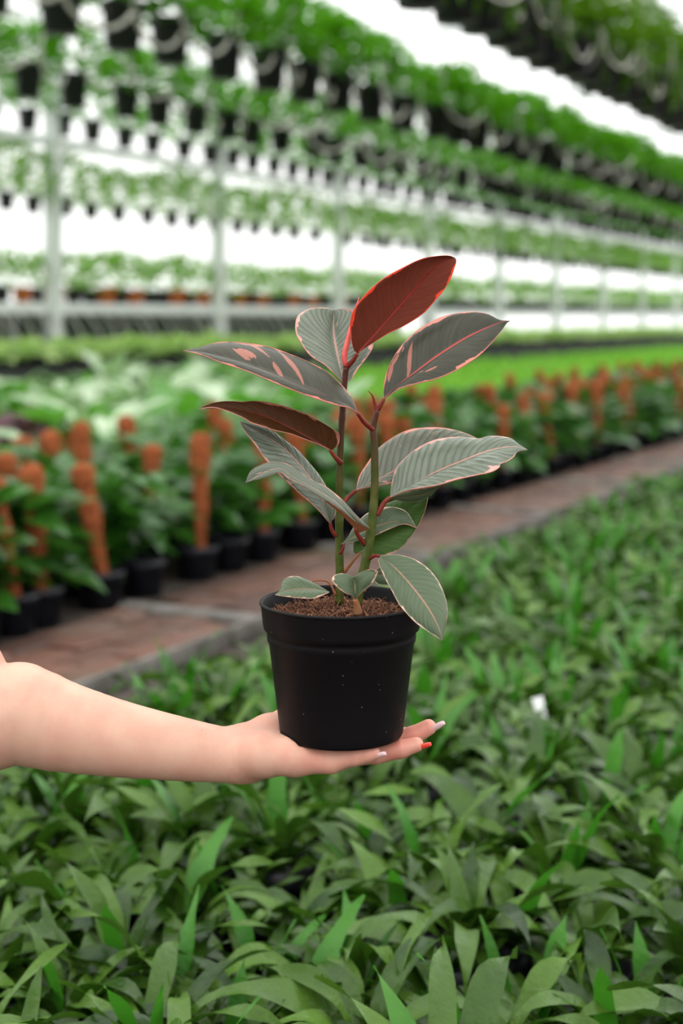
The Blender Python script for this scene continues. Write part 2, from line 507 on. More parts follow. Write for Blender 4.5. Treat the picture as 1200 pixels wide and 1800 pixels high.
# brick path between the beds
PATH0, PATH1 = 2.22, 2.74
mb = MB()
mb.box((14, (PATH0 + PATH1) / 2, 0.004), (34, PATH1 - PATH0, 0.008))
path = tag(obj('path', mb.mesh('path', M['mortar'], False), None, (0, 0, 0), (0, 0, ROT)), 'worn brick path running between the plant beds', kind='structure')
bm_ = bmesh.new()
bmesh.ops.create_cube(bm_, size=1.0)
for v in bm_.verts:
    v.co.x *= 0.235; v.co.y *= 0.112; v.co.z *= 0.034
bmesh.ops.bevel(bm_, geom=list(bm_.edges), offset=0.006, segments=1, affect='EDGES')
brick_me = bpy.data.meshes.new('brick')
bm_.to_mesh(brick_me); bm_.free()
brick_me.materials.append(M['brick'])
uu = 1.23
nb = 0
k = 0
while nb < 296:
    if k % 6 == 5:
        uu += 0.115
        k += 1
        continue
    for j in range(4):
        off = 0.12 if j % 2 else 0.0
        obj('brick', brick_me, path, (uu + off + rng.uniform(-.004, .004), PATH0 + 0.09 + j * 0.118, 0.008 + rng.uniform(-.003, .006)),
            (rng.uniform(-.02, .02), rng.uniform(-.02, .02), rng.uniform(-.03, .03)))
        nb += 1
    uu += 0.245
    k += 1
# concrete bars laid across the path
bm_ = bmesh.new()
bmesh.ops.create_cube(bm_, size=1.0)
for v in bm_.verts:
    v.co.x *= 0.085; v.co.y *= 0.50; v.co.z *= 0.05
bmesh.ops.bevel(bm_, geom=list(bm_.edges), offset=0.008, segments=1, affect='EDGES')
bar_me = bpy.data.meshes.new('cross_bar')
bm_.to_mesh(bar_me); bm_.free()
bar_me.materials.append(M['concrete'])
for i in range(12):
    obj('cross_bar', bar_me, path, (1.23 + 0.245 * 5 * (i + 1) + 0.115 * i - 0.065, (PATH0 + PATH1) / 2, 0.014))
# kerb stones
kerb = tag(obj('kerb', None), 'low grey concrete kerb edging the brick path', kind='structure')
bm_ = bmesh.new()
bmesh.ops.create_cube(bm_, size=1.0)
for v in bm_.verts:
    v.co.x *= 0.985; v.co.y *= 0.04; v.co.z *= 0.05
bmesh.ops.bevel(bm_, geom=list(bm_.edges), offset=0.008, segments=2, affect='EDGES')
kerb_me = bpy.data.meshes.new('kerb_stone')
bm_.to_mesh(kerb_me); bm_.free()
kerb_me.materials.append(M['concrete'])
for i in range(23):
    obj('kerb_stone', kerb_me, kerb, W(0.0 + i, PATH0 - 0.022, 0.025), (0, 0, ROT + rng.uniform(-.006, .006)))

# greenhouse side wall: posts, rails, shelf, film panes
VW = 9.0
wall = tag(obj('wall_left', None, None, (0, 0, 0), (0, 0, ROT)), 'greenhouse side wall of steel posts, rails and white film', kind='structure')
mb = MB()
mb.box((0, 0, 2.45), (0.13, 0.13, 4.9))
mb.box((0, 0, 0.06), (0.26, 0.26, 0.12))
post_me = mb.mesh('post', M['metal'], False)
mb = MB()
mb.box((0, 0, 2.45), (2.98, 0.012, 4.9))
pane_me = mb.mesh('pane', M['film'], False)
mb = MB()
mb.box((0, 0, 0), (3.0, 0.05, 0.07))
rail_me = mb.mesh('rail', M['metal'], False)
for i in range(-3, 16):
    uu = 1.238 * VW + 3.03 * (i - 0)
    obj('post', post_me, wall, (uu, VW, 0))
    obj('pane', pane_me, wall, (uu + 1.515, VW + 0.75, 0))
    for zz in (1.03, 2.70, 4.1):
        obj('rail', rail_me, wall, (uu + 1.515, VW + (0.0 if zz < 4 else 0.72), zz))
mb = MB()
mb.box((0, 0, 0), (3.0, 0.5, 0.035))
shelf_me = mb.mesh('shelf', M['metal'], False)
for i in range(-3, 16):
    obj('shelf_board', shelf_me, wall, (1.238 * VW + 3.03 * i + 1.515, VW + 0.27, 1.085))
mb = MB()
mb.box((0, 0, 0.5), (3.0, 0.02, 1.0))
scr_me = mb.mesh('screen', M['screen'], False)
for i in range(-3, 3):
    obj('shade_screen', scr_me, wall, (1.238 * VW + 3.03 * i + 1.515, VW + 0.5, 0))

# roof film between purlins
roof = tag(obj('ceiling', None, None, (0, 0, 0), (0, 0, ROT)), 'white translucent film roof of the greenhouse on steel purlins', kind='structure')
mb = MB()
mb.box((0, 0, 0), (5.9, 19.6, 0.012))
rp = mb.mesh('roof_pane', M['film'], False)
mb = MB()
mb.box((0, 0, 0), (0.08, 19.6, 0.1))
rb = mb.mesh('purlin', M['metal'], False)
for i in range(-2, 10):
    obj('roof_pane', rp, roof, (i * 6 + 3, -0.1, 4.95))
    obj('purlin', rb, roof, (i * 6, -0.1, 4.9))

# ================================================================== LEAF SHAPES
def leaf_grid(length, width, segs, arch, fold, wavy, rng, rise=1.25, tipdrop=1.6, prof='lance', stalk=0.14):
    """a strap leaf rising from the origin along +Z and arching over to +X"""
    vs, fs = [], []
    x = z = 0.0
    ds = length / segs
    ph = rng.uniform(0, 6.28)
    ph2 = rng.uniform(0, 6.28)
    twist = rng.uniform(-0.6, 0.6)
    for i in range(segs + 1):
        s = i / segs
        a = rise - arch * (s ** 1.4) * tipdrop
        if i:
            x += ds * math.cos(a)
            z += ds * math.sin(a)
        if s < stalk:
            w = width * 0.07
        else:
            q = (s - stalk) / (1 - stalk)
            w = width * 0.5 * max(0.05, math.sin(PI * min(1, q ** (0.8 if prof == 'lance' else 1.1) * 0.97 + 0.03)) ** 0.75)
            w *= (1 + 0.16 * math.sin(11 * q + ph)) * (1 - 0.9 * q ** 5)
        nx, nz = -math.sin(a), math.cos(a)
        tw = twist * s
        for sd in (-1, 0, 1):
            up = (abs(sd) * fold * w + abs(sd) * wavy * math.sin(10 * s + ph + sd * 1.3) * width)
            lat = sd * w
            yy = lat * math.cos(tw)
            up2 = up + lat * math.sin(tw)
            vs.append((x + nx * up2, yy + 0.06 * length * math.sin(ph2) * s * s, z + nz * up2))
    for i in range(segs):
        for j in range(2):
            a0 = i * 3 + j
            fs.append((a0, a0 + 1, a0 + 4, a0 + 3))
    return vs, fs


def xform(vs, mat):
    a = np.array(vs)
    r = np.array(mat)[:3, :3]
    t = np.array(mat)[:3, 3]
    return [tuple(p) for p in (a @ r.T + t)]


def small_leaf(L, Wd, fold=0.2, droop=0.25):
    """12-triangle broad leaf along +X"""
    xs = [0, .18, .5, .8, 1.0]
    ws = [.04, .42, .5, .3, 0.02]
    vs, fs = [], []
    for x, w in zip(xs, ws):
        z = -droop * L * x * x
        vs += [(x * L, -w * Wd, z + fold * w * Wd), (x * L, 0, z), (x * L, w * Wd, z + fold * w * Wd)]
    for i in range(4):
        for j in range(2):
            a = i * 3 + j
            fs.append((a, a + 1, a + 4, a + 3))
    return vs, fs


def quad_leaf(L, Wd):
    return [(0, 0, 0), (L * .45, -Wd * .5, .08 * L), (L, 0, -.12 * L), (L * .45, Wd * .5, .08 * L)], [(0, 1, 2, 3)]


def clump(seed, n, L, Wd, R, z0, z1, upward=0.5, maker=small_leaf, mb=None, mi=0, top=1.0):
    """leaves standing out all round from a cushion of radius R between z0 and z1"""
    r = random.Random(seed)
    mb = mb or MB()
    for i in range(n):
        az = r.uniform(0, 2 * PI)
        h = r.random() ** 0.8
        zz = z0 + (z1 - z0) * h
        rr = R * math.sqrt(max(0.02, 1 - (h * top) ** 2.2)) * r.uniform(0.35, 1.0)
        s = r.uniform(0.7, 1.2)
        vs, fs = maker(L * s, Wd * s)
        pitch = -upward * (0.3 + h) + r.uniform(-.5, .5)
        mt = Matrix.Translation((rr * math.cos(az), rr * math.sin(az), zz)) @ Matrix.Rotation(az + r.uniform(-.7, .7), 4, 'Z') \
            @ Matrix.Rotation(pitch, 4, 'Y') @ Matrix.Rotation(r.uniform(-.7, .7), 4, 'X')
        mb.add(xform(vs, mt), fs, mi)
    return mb


def pot_mesh(name, r_top, r_bot, h, mat, n=20):
    mb = MB()
    mb.lathe([(0.001, 0), (r_bot, 0), (r_top * .93, h * .8), (r_top, h * .82), (r_top * 1.02, h), (r_top * .93, h), (r_top * .86, h * .85), (0.001, h * .85)], n)
    return mb.mesh(name, mat)


# ================================================================== FOREGROUND FERN BED
fr = random.Random(21)
leaf_meshes, new_meshes = [], []
for i in range(20):
    vs, fs = leaf_grid(fr.uniform(.15, .225), fr.uniform(.023, .034), 14, fr.uniform(.6, 1.6), fr.uniform(.05, .5), fr.uniform(.10, .26), fr, rise=fr.uniform(1.15, 1.5))
    mb = MB(); mb.add(vs, fs)
    leaf_meshes.append((mb.mesh('leaf', M['fern']), vs, fs))
for i in range(5):
    vs, fs = leaf_grid(fr.uniform(.15, .19), fr.uniform(.024, .034), 14, fr.uniform(.15, .6), fr.uniform(.05, .35), fr.uniform(.05, .14), fr, rise=1.5, prof='mid')
    mb = MB(); mb.add(vs, fs)
    new_meshes.append((mb.mesh('leaf', M['fern_new']), vs, fs))
fern_pot = pot_mesh('pot', 0.058, 0.045, 0.14, M['black'])


def leaf_set(r, n):
    res = []
    a0 = r.uniform(0, 6.28)
    for i in range(n):
        az = a0 + i * 2.4 + r.uniform(-.4, .4)
        tilt = r.uniform(-0.2, 0.55)
        new = r.random() < 0.055
        idx = r.randrange(len(new_meshes) if new else len(leaf_meshes))
        sc = r.uniform(.72, 1.1)
        if new:
            tilt *= 0.3
        res.append((new, idx, az, tilt, sc, r.uniform(0, .025)))
    return res


fern_joined = []
for i in range(10):
    mb = MB()
    for new, idx, az, tilt, sc, ro in leaf_set(fr, 19):
        src = (new_meshes if new else leaf_meshes)[idx]
        mt = Matrix.Translation((ro * math.cos(az), ro * math.sin(az), 0.125)) @ Matrix.Rotation(az, 4, 'Z') @ Matrix.Rotation(tilt, 4, 'Y') @ Matrix.Scale(sc, 4)
        mb.add(xform(src[1], mt), src[2], 1 if new else 0)
    fern_joined.append(mb.mesh('foliage', [M['fern'], M['fern_new']]))

BED_EDGE = 1.70
spots = []
sp = 0.135
for iu in range(-8, 66):
    for iv in range(-14, 16):
        u = 0.55 + iu * sp + (0.5 * sp if iv % 2 else 0) + fr.uniform(-.03, .03)
        v = BED_EDGE - 0.08 - (iv + 14) * sp * 0.88 + fr.uniform(-.03, .03)
        p = W(u, v)
        if p.y < 1.30 or p.y > 7.6:
            continue
        if p.x > 0.245 * p.y + 0.22 or p.x < -0.245 * p.y - 0.55:
            continue
        spots.append((p.y, p.x, u, v))
spots.sort()
_in = [q for q in spots if abs(q[1]) < 0.245 * q[0] + 0.10]
far_spots = _in[290:] + [q for q in spots if q not in _in]
spots = _in[:290]
FG = 'ferns in the dense foreground bed'


def fern_label(x, y, v):
    px, py = proj((x, y, 0.25))
    if v > BED_EDGE - 0.22:
        return 'strap-leaved green fern at the rim of its bed, beside the concrete kerb'
    if v > BED_EDGE - 0.46:
        return 'strap-leaved green fern one row in from the kerb-side rim of its bed'
    if math.hypot(x - .393, y - 2.69) < .22:
        return 'strap-leaved green fern close around the white plant tag'
    if px < 430 and py < 1480:
        return 'strap-leaved green fern tucked close under the bare forearm'
    if px < 430:
        return 'strap-leaved green fern at the near end of the bed, well below the forearm'
    if px < 760 and py < 1560:
        return 'strap-leaved green fern directly below the held black pot'
    if py > 1640:
        return 'strap-leaved green fern along the bottom edge of the photo, nearest the lens'
    if py > 1380:
        return 'strap-leaved green fern lower than the fingertips, past the held pot'
    if py > 1130:
        return 'strap-leaved green fern level with the side of the held black pot'
    return 'small-looking distant green fern where the bed recedes beyond the drooping leaf'


n_detail = 0
for (y, x, u, v) in spots:
    inview = abs(x) < 0.24 * y + 0.08
    fern = thing('fern_plant', fern_label(x, y, v), 'fern', (x, y, 0), (0, 0, fr.uniform(0, 6.28)), FG, fr.uniform(.82, 1.12))
    obj('pot', fern_pot, fern)
    if inview and n_detail < 85:
        n_detail += 1
        for new, idx, az, tilt, sc, ro in leaf_set(fr, 19):
            obj('leaf', (new_meshes if new else leaf_meshes)[idx][0], fern, (ro * math.cos(az), ro * math.sin(az), 0.125), (0, tilt, az), sc)
    else:
        tag(obj('foliage', fr.choice(fern_joined), fern), kind='stuff')

mb = MB()
for (y, x, u, v) in far_spots:
    a = fr.uniform(0, 6.28)
    for new, idx, az, tilt, sc, ro in leaf_set(fr, 14):
        src = (new_meshes if new else leaf_meshes)[idx]
        mt = Matrix.Translation((x, y, 0.125)) @ Matrix.Rotation(az, 4, 'Z') @ Matrix.Rotation(tilt, 4, 'Y') @ Matrix.Scale(sc, 4)
        mb.add(xform(src[1], mt), src[2], 1 if new else 0)
if far_spots:
    tag(obj('distant_ferns', mb.mesh('distant_ferns', [M['fern'], M['fern_new']])), 'outlying mass of green strap-leaved ferns at the far end of the bed', 'ferns', kind='stuff')

# a white plant tag among the ferns
mb = MB()
mb.add([(-.010, 0, 0.0), (.010, 0, 0.0), (.010, 0, .10), (.011, 0, .128), (-.011, 0, .128), (-.010, 0, .10),
        (-.010, .002, 0.0), (.010, .002, 0.0), (.010, .002, .10), (.011, .002, .128), (-.011, .002, .128), (-.010, .002, .10)],
       [(0, 1, 2, 5), (5, 2, 3, 4), (7, 6, 11, 8), (8, 11, 10, 9), (0, 6, 7, 1), (1, 7, 8, 2), (2, 8, 9, 3), (3, 9, 10, 4), (4, 10, 11, 5), (5, 11, 6, 0)])
tag(obj('plant_tag', mb.mesh('plant_tag', M['white'], False), None, (0.400, 2.69, 0.105), (-0.2, -0.18, 0.2)), 'small white plastic plant tag sticking out of the fern bed', 'tag')

# ================================================================== COIR-POLE CLIMBERS BEHIND THE PATH
cr = random.Random(5)


def heart_leaf(L, Wd):
    xs = [-.12, 0, .22, .55, .82, 1.0]
    ws = [.26, .47, .52, .38, .17, .015]
    vs, fs = [], []
    for i, (x, w) in enumerate(zip(xs, ws)):
        z = -.28 * L * max(0, x) ** 2
        mid = 0.0 if i else 0.14
        vs += [((x) * L, -w * Wd, z + .22 * w * Wd), ((x + mid) * L, 0, z), (x * L, w * Wd, z + .22 * w * Wd)]
    for i in range(5):
        for j in range(2):
            a = i * 3 + j
            fs.append((a, a + 1, a + 4, a + 3))
    return vs, fs


climb_leaf = []
for i in range(3):
    mb = MB(); vs, fs = heart_leaf(.115 + .012 * i, .095)
    mb.add(vs, fs)
    climb_leaf.append(mb.mesh('leaf', M['philo']))
bag_me = pot_mesh('pot', 0.082, 0.066, 0.125, M['black_film'], 14)


def pole_mesh(seed, lean, h):
    r = random.Random(seed)
    mb = MB()
    n = 12
    pts, rad = [], []
    for i in range(n + 1):
        s = i / n
        pts.append((lean * s, r.uniform(-.003, .003), 0.09 + h * s))
        b = 0.017 + 0.021 * s ** 0.8
        b *= 1 + 0.10 * math.sin(s * 14 + seed)
        rad.append(b)
    pts.append((lean * 1.02, 0, 0.09 + h + .014)); rad.append(.021)
    pts.append((lean * 1.02, 0, 0.09 + h + .020)); rad.append(.006)
    mb.tube(pts, rad, 12, rough=.10, rng=r)
    return mb.mesh('coir_pole', M['coir'])


poles = [pole_mesh(i, -0.07 + 0.035 * (i % 4), .37 + .03 * (i % 3)) for i in range(9)]
CG = 'climbers on coir poles along the brick path'


VIEW_AZ = -1.15


def front_gap(az, h, rr):
    d = (az - VIEW_AZ + PI) % (2 * PI) - PI
    return abs(d) < 0.95 and rr > .02


def climber_clump(seed, n, gap):
    r = random.Random(seed)
    mb = MB()
    k = 0
    while k < n:
        az = r.uniform(0, 6.28)
        h = r.random()
        rr = .16 * math.sqrt(max(.04, 1 - h ** 2.2)) * r.uniform(.4, 1)
        if gap and front_gap(az, h, rr) and r.random() < .85:
            continue
        k += 1
        sc = r.uniform(.75, 1.2)
        vs, fs = heart_leaf(.115 * sc, .095 * sc)
        mt = Matrix.Translation((rr * math.cos(az), rr * math.sin(az), .15 + .30 * h)) @ Matrix.Rotation(az + r.uniform(-.7, .7), 4, 'Z') \
            @ Matrix.Rotation(-.25 * (.3 + h) + r.uniform(-.5, .5), 4, 'Y') @ Matrix.Rotation(r.uniform(-.6, .6), 4, 'X')
        mb.add(xform(vs, mt), fs)
    return mb.mesh('foliage', M['philo'])


climb_fol = [climber_clump(40 + i, 42, False) for i in range(4)]
climb_gap = [climber_clump(50 + i, 34, True) for i in range(5)]
ROWNAME = {0: 'in the row lining the brick path', 1: 'one row back from the brick path', 2: 'deep in the bed behind the brick path'}


def put_climber(u, v, row, pole_i, detail, lab=None):
    p = W(u, v)
    if lab is None:
        lab = ('leafy climber on a rust-brown coir pole ' if pole_i is not None else 'leafy climber in a black pot ') + ROWNAME[min(row, 2)]
    t = thing('pole_climber', lab, 'potted plant', (p.x, p.y, 0), (0, 0, 0), CG)
    obj('pot', bag_me, t)
    if pole_i is not None:
        obj('coir_pole', poles[pole_i % 9], t, (.045 * math.cos(VIEW_AZ), .045 * math.sin(VIEW_AZ), 0))
    if detail:
        k = 0
        while k < 30:
            az = cr.uniform(0, 6.28)
            h = cr.random()
            rr = .13 * math.sqrt(max(.04, 1 - h ** 2.2)) * cr.uniform(.4, 1)
            if pole_i is not None and front_gap(az, h, rr):
                continue
            k += 1
            obj('leaf', cr.choice(climb_leaf), t, (rr * math.cos(az), rr * math.sin(az), .15 + .26 * h),
                (cr.uniform(-.6, .6), -.25 * (.3 + h) + cr.uniform(-.5, .5), az + cr.uniform(-.7, .7)), cr.uniform(.75, 1.2))
    elif pole_i is not None:
        obj('foliage', cr.choice(climb_gap), t, (0, 0, cr.uniform(-.02, .02)), (0, 0, cr.uniform(-.2, .2)), cr.uniform(.9, 1.08))
    else:
        obj('foliage', cr.choice(climb_fol), t, (0, 0, cr.uniform(-.04, .0)), (0, 0, cr.uniform(0, 6.28)), cr.uniform(.9, 1.04))


# front row: poles where the photograph shows them on the near stretch
def row_u(px, v):
    t = (px - 600) / FPX
    return v * (DX * t + DY) / (DX - DY * t)


v0 = PATH1 + 0.12
npole = 0
PORD = ['first', 'second', 'third', 'fourth', 'fifth', 'sixth', 'seventh', 'eighth', 'ninth']
for px, pi in ((-420, 3), (-340, None), (-260, 5), (-185, 1), (-110, 0), (-40, 4), (22, 0), (68, 1), (176, 0), (250, None), (345, 2), (400, None), (455, 2), (525, 1), (580, None), (622, 2)):
    lb = None
    if pi is not None and px > -20:
        npole += 1
        lb = 'leafy climber on the %s coir pole beside the brick path, counted from the elbow' % PORD[npole - 1]
    put_climber(row_u(px, v0), v0, 0, pi, px > -60, lb)
u = row_u(690, v0)
while u < 17:
    put_climber(u, v0 + cr.uniform(-.02, .02), 0, cr.randrange(9) if cr.random() < .62 else None, False)
    u += cr.uniform(.24, .34)
for row, dv in ((1, .24), (2, .48), (3, .72), (4, .98)):
    v = v0 + dv
    u = row_u(-420, v) + cr.uniform(0, .15)
    while u < row_u(1230, v):
        put_climber(u, v + cr.uniform(-.03, .03), row, cr.randrange(9) if cr.random() < .46 else None, False)
        u += cr.uniform(.25, .34) * (1 if row < 3 else 1.25)

# ================================================================== BROAD-LEAVED PLANTS BEHIND THE CLIMBERS
def rosette(seed, n, L, Wd, zt, mat):
    r = random.Random(seed)
    mb = MB()
    for i in range(n):
        az = i * 2.4 + r.uniform(-.3, .3)
        h = r.uniform(.25, 1)
        s = r.uniform(.8, 1.15)
        vs, fs = small_leaf(L * s, Wd * s, .25, .3)
        base = (0.05 * math.cos(az), .05 * math.sin(az), zt * h * .8)
        mt = Matrix.Translation(base) @ Matrix.Rotation(az, 4, 'Z') @ Matrix.Rotation(-.75 * h + r.uniform(-.3, .25), 4, 'Y') @ Matrix.Rotation(r.uniform(-.5, .5), 4, 'X')
        mb.add(xform(vs, mt), fs)
        mb.tube([(0, 0, 0.1), base], .006, 4)
    return mb.mesh('foliage', mat)


ros_big = [rosette(60 + i, 17, .30, .15, .52, M['bigleaf']) for i in range(4)]
ros_var = [rosette(70 + i, 17, .31, .16, .54, M['varieg']) for i in range(4)]
ros_pur = [rosette(80 + i, 26, .20, .12, .38, M['purple']) for i in range(3)]
mid_pot = pot_mesh('pot', .13, .10, .18, M['black'], 16)
br = random.Random(11)
for iv in range(8):
    v = 4.25 + iv * 0.42
    u = row_u(-420, v)
    umax = row_u(610 - 18 * iv, v)
    while u < umax:
        p = W(u, v + br.uniform(-.08, .08))
        px, py = proj((p.x, p.y, .45))
        if -160 < px < 95 and 4.5 < v < 5.6:
            nm, lab, ms, sc = 'purple_foliage_plant', 'dark purple-leaved potted plant behind the coir poles', ros_pur, 1.0
            gp = 'purple plants behind the coir poles'
        elif (px < 420 and not -60 < px < 80 and 5.3 < v and br.random() < .75) or br.random() < .25:
            nm, lab, ms, sc = 'patterned_foliage_plant', 'broad-leaved plant with silvery white leaves behind the coir poles', ros_var, br.uniform(.85, 1.15)
            gp = 'silvery broad-leaved plants'
        else:
            nm, lab, ms, sc = 'broad_leaved_plant', 'glossy bright green broad-leaved plant behind the coir poles', ros_big, br.uniform(.85, 1.12)
            gp = 'green broad-leaved plants'
        t = thing(nm, lab, 'potted plant', (p.x, p.y, 0), (0, 0, br.uniform(0, 6.28)), gp, sc)
        obj('pot', mid_pot, t)
        obj('foliage', br.choice(ms), t)
        u += br.uniform(.34, .5)

# ================================================================== SEEDLING BED
mb = MB()
outline = [(9.2, 4.72), (40, 4.72), (40, 7.8), (1.5, 7.8), (1.5, 7.38), (14.3, 7.38)]
mb.add([(a, b, z) for z in (0, .24) for a, b in outline], [tuple(range(5, -1, -1)), tuple(range(6, 12))] + [(i, (i + 1) % 6, (i + 1) % 6 + 6, i + 6) for i in range(6)])
tag(obj('seedling_bed', mb.mesh('seedling_bed', M['bench'], False), None, (0, 0, 0), (0, 0, ROT)), 'long low raised bed under bright green seedlings', kind='structure')
N = 19000
us = NP.uniform(1.6, 40, N); vs_ = NP.uniform(4.75, 7.8, N)
keep = us > 1.95 * vs_
keep |= (vs_ > 7.4)
us, vs_ = us[keep], vs_[keep]
n = len(us)
L = NP.uniform(.09, .16, n); az = NP.uniform(0, 2 * PI, n); up = NP.uniform(.25, 1.2, n)
base = np.stack([us, vs_, np.full(n, .24) + NP.uniform(0, .06, n)], 1)
dirv = np.stack([np.cos(az) * np.cos(up), np.sin(az) * np.cos(up), np.sin(up)], 1)
lat = np.stack([-np.sin(az), np.cos(az), np.zeros(n)], 1)
P0, P2 = base, base + dirv * L[:, None]
P1 = base + dirv * (L * .5)[:, None] + lat * (L * .22)[:, None]
P3 = base + dirv * (L * .5)[:, None] - lat * (L * .22)[:, None]
V = np.stack([P0, P1, P2, P3], 1).reshape(-1, 3)
me = bpy.data.meshes.new('seedlings')
me.from_pydata(V.tolist(), [], np.arange(4 * n).reshape(-1, 4).tolist())
me.materials.append(M['seedling'])
tag(obj('seedlings', me, None, (0, 0, 0), (0, 0, ROT)), 'bright green carpet of dense seedlings on the raised bed', 'seedlings', kind='stuff')

# ================================================================== BENCH BEFORE THE WALL
VB = 8.35
bench = thing('plant_bench', 'long low dark bench carrying pale green plants before the side wall', 'bench', W(0, VB), (0, 0, ROT))
mb = MB(); mb.box((22, 0, .47), (38, .62, .09))
obj('bench_top', mb.mesh('bench_top', M['bench'], False), bench)
mb = MB(); mb.box((22, -.29, .23), (38, .02, .40))
obj('skirt', mb.mesh('skirt', M['bench'], False), bench)
mb = MB(); mb.box((0, 0, .21), (.08, .5, .43))
leg_me = mb.mesh('leg', M['bench'], False)
for i in range(13):
    obj('leg', leg_me, bench, (3.2 + i * 3.1, 0, 0))
bench_fol = [clump(100 + i, 60, .11, .06, .22, .07, .20, .6).mesh('foliage', M['bench_leaf']) for i in range(4)]
tray_me = pot_mesh('pot', .12, .10, .09, M['black'], 12)
u = 4.2
while u < 39:
    p = W(u, VB + br.uniform(-.06, .06))
    t = thing('bench_plant', 'low pale green plant on the dark bench before the side wall', 'potted plant', (p.x, p.y, .515), (0, 0, br.uniform(0, 6.28)), 'plants on the dark bench', br.uniform(.9, 1.1))
    obj('pot', tray_me, t)
    obj('foliage', br.choice(bench_fol), t)
    u += .27 if u < 20 else .36

# ================================================================== SHELF POTS ON THE WALL
shelf_fol = [clump(120 + i, 60, .13, .06, .20, .14, .48, .7).mesh('foliage', M['shelf_leaf']) for i in range(5)]
sp_black = pot_mesh('pot', .105, .08, .17, M['black'], 14)
sp_terra = pot_mesh('pot', .105, .08, .17, M['terracotta'], 14)
u = 5.2
i = 0
while u < 39:
    p = W(u, VW + 0.18 + br.uniform(-.02, .02))
    terra = (i % 5 in (1, 3)) and u < 19 and br.random() < .85
    lab = 'pale green plant in an orange pot on the wall shelf' if terra else 'pale green plant in a black pot on the wall shelf'
    t = thing('shelf_plant', lab, 'potted plant', (p.x, p.y, 1.1025), (0, 0, br.uniform(0, 6.28)), 'pots on the wall shelf', br.uniform(.92, 1.08))
    obj('pot', sp_terra if terra else sp_black, t)
    obj('foliage', br.choice(shelf_fol), t)
    u += .27 if u < 22 else .36
    i += 1

# pale drip tubes arching below the shelf
for i in range(44):
    u = 9.2 + i * .26 + br.uniform(-.05, .05)
    a = W(u, VW - .03, 1.04)
    s = br.uniform(.10, .32)
    mb = MB()
    pts = []
    for k in range(9):
        q = k / 8
        pts.append((s * math.sin(q * 1.6), -.10 * math.sin(q * PI) - .02, -q * .46))
    mb.tube(pts, .011, 6)
    tag(obj('drip_tube', mb.mesh('drip_tube', M['tubing']), None, (a.x, a.y, a.z), (0, 0, ROT)), 'pale thin drip tube arching down below the wall shelf', 'tube', 'drip tubes below the wall shelf')

# ================================================================== HANGING ROWS
hr = random.Random(3)


ORD = ['first', 'second', 'third', 'fourth', 'fifth', 'sixth', 'seventh', 'eighth', 'ninth', 'tenth', 'eleventh', 'twelfth']


def hanging_row(name, v, zpot, r_top, hgt, u0, u1, step, zrail, folset, label, group, loop=0.0, potmat=None, wires=True):
    potm = pot_mesh('pot', r_top, r_top * .74, hgt, potmat or M['black'], 16)
    mb = MB()
    for a in (0.4, 2.5, 4.6):
        mb.tube([(r_top * math.cos(a), r_top * math.sin(a), hgt), (0.012 * math.cos(a), .012 * math.sin(a), zrail - zpot)], .004, 4)
    wire_me = mb.mesh('hanger', M['wire'])
    loops = []
    if loop:
        for i in range(3):
            mb = MB()
            pts = []
            rr = loop * (1 + .15 * i)
            for k in range(17):
                a = -0.5 - k / 16 * (4.4 + .5 * i)
                pts.append((rr * math.cos(a) + rr * .6, -r_top * 1.2, hgt * .9 + rr * .9 * math.sin(a) + .10 * i))
            mb.tube(pts, .012 if v < 5 else .017, 6)
            loops.append(mb.mesh('drip_tube', M['tubing']))
    mb = MB()
    mb.tube([(u0 - 1, 0, 0), (u1 + 1, 0, 0)], .022, 8)
    o = tag(obj('hanging_rail', mb.mesh('hanging_rail', M['metal']), None, W(0, v, zrail), (0, 0, ROT)), 'steel pipe carrying the ' + group, 'pipe')
    u = u0
    seen = 0
    while u < u1:
        p = W(u, v + hr.uniform(-.04, .04))
        z = zpot
        qx, qy = proj((p.x, p.y, z + hgt / 2))
        lab = label + ', farther along'
        if qx > -10 and qy > -30:
            if seen < (12 if v < 8 else 6):
                lab = ORD[seen] + ' ' + label + ', counted from the photo\'s left'
            seen += 1
        t = thing(name, lab, 'hanging plant', (p.x, p.y, z), (0, 0, ROT + hr.uniform(-.5, .5)), group)
        obj('pot', potm, t)
        obj('hanger', wire_me, t)
        obj('foliage', hr.choice(folset), t, (0, 0, 0), (0, 0, hr.uniform(0, 6.28)), hr.uniform(.9, 1.12))
        if loops:
            obj('drip_tube', hr.choice(loops), t, (0, 0, 0), (0, 0, hr.uniform(-.5, .5)))
        u += step * hr.uniform(.85, 1.18)


folA = [clump(200 + i, 360, .17, .05, .37, .27, .74, .3, quad_leaf).mesh('foliage', M['hang_leaf']) for i in range(5)]
folB = [clump(210 + i, 260, .15, .045, .32, .23, .62, .3, quad_leaf).mesh('foliage', M['hang_leaf']) for i in range(5)]
folC = [clump(220 + i, 150, .13, .042, .23, .18, .48, .4, quad_leaf).mesh('foliage', M['hang_leaf']) for i in range(5)]
folD = [clump(230 + i, 170, .14, .045, .24, .12, .56, .5, quad_leaf).mesh('foliage', M['shelf_leaf']) for i in range(5)]


def trailing(seed):
    r = random.Random(seed)
    mb = clump(seed, 260, .19, .055, .40, .34, .95, .3, quad_leaf)
    for k in range(15):
        az = r.uniform(0, 6.28)
        rr = r.uniform(.15, .34)
        ln = r.uniform(.1, .40)
        for q in range(int(ln / .035)):
            vs, fs = quad_leaf(.11, .04)
            mt = Matrix.Translation((rr * math.cos(az) + r.uniform(-.03, .03), rr * math.sin(az) + r.uniform(-.03, .03), .45 - q * .035)) \
                @ Matrix.Rotation(r.uniform(0, 6.28), 4, 'Z') @ Matrix.Rotation(r.uniform(.3, 1.3), 4, 'Y')
            mb.add(xform(vs, mt), fs)
    return mb.mesh('foliage', M['trail_leaf'])


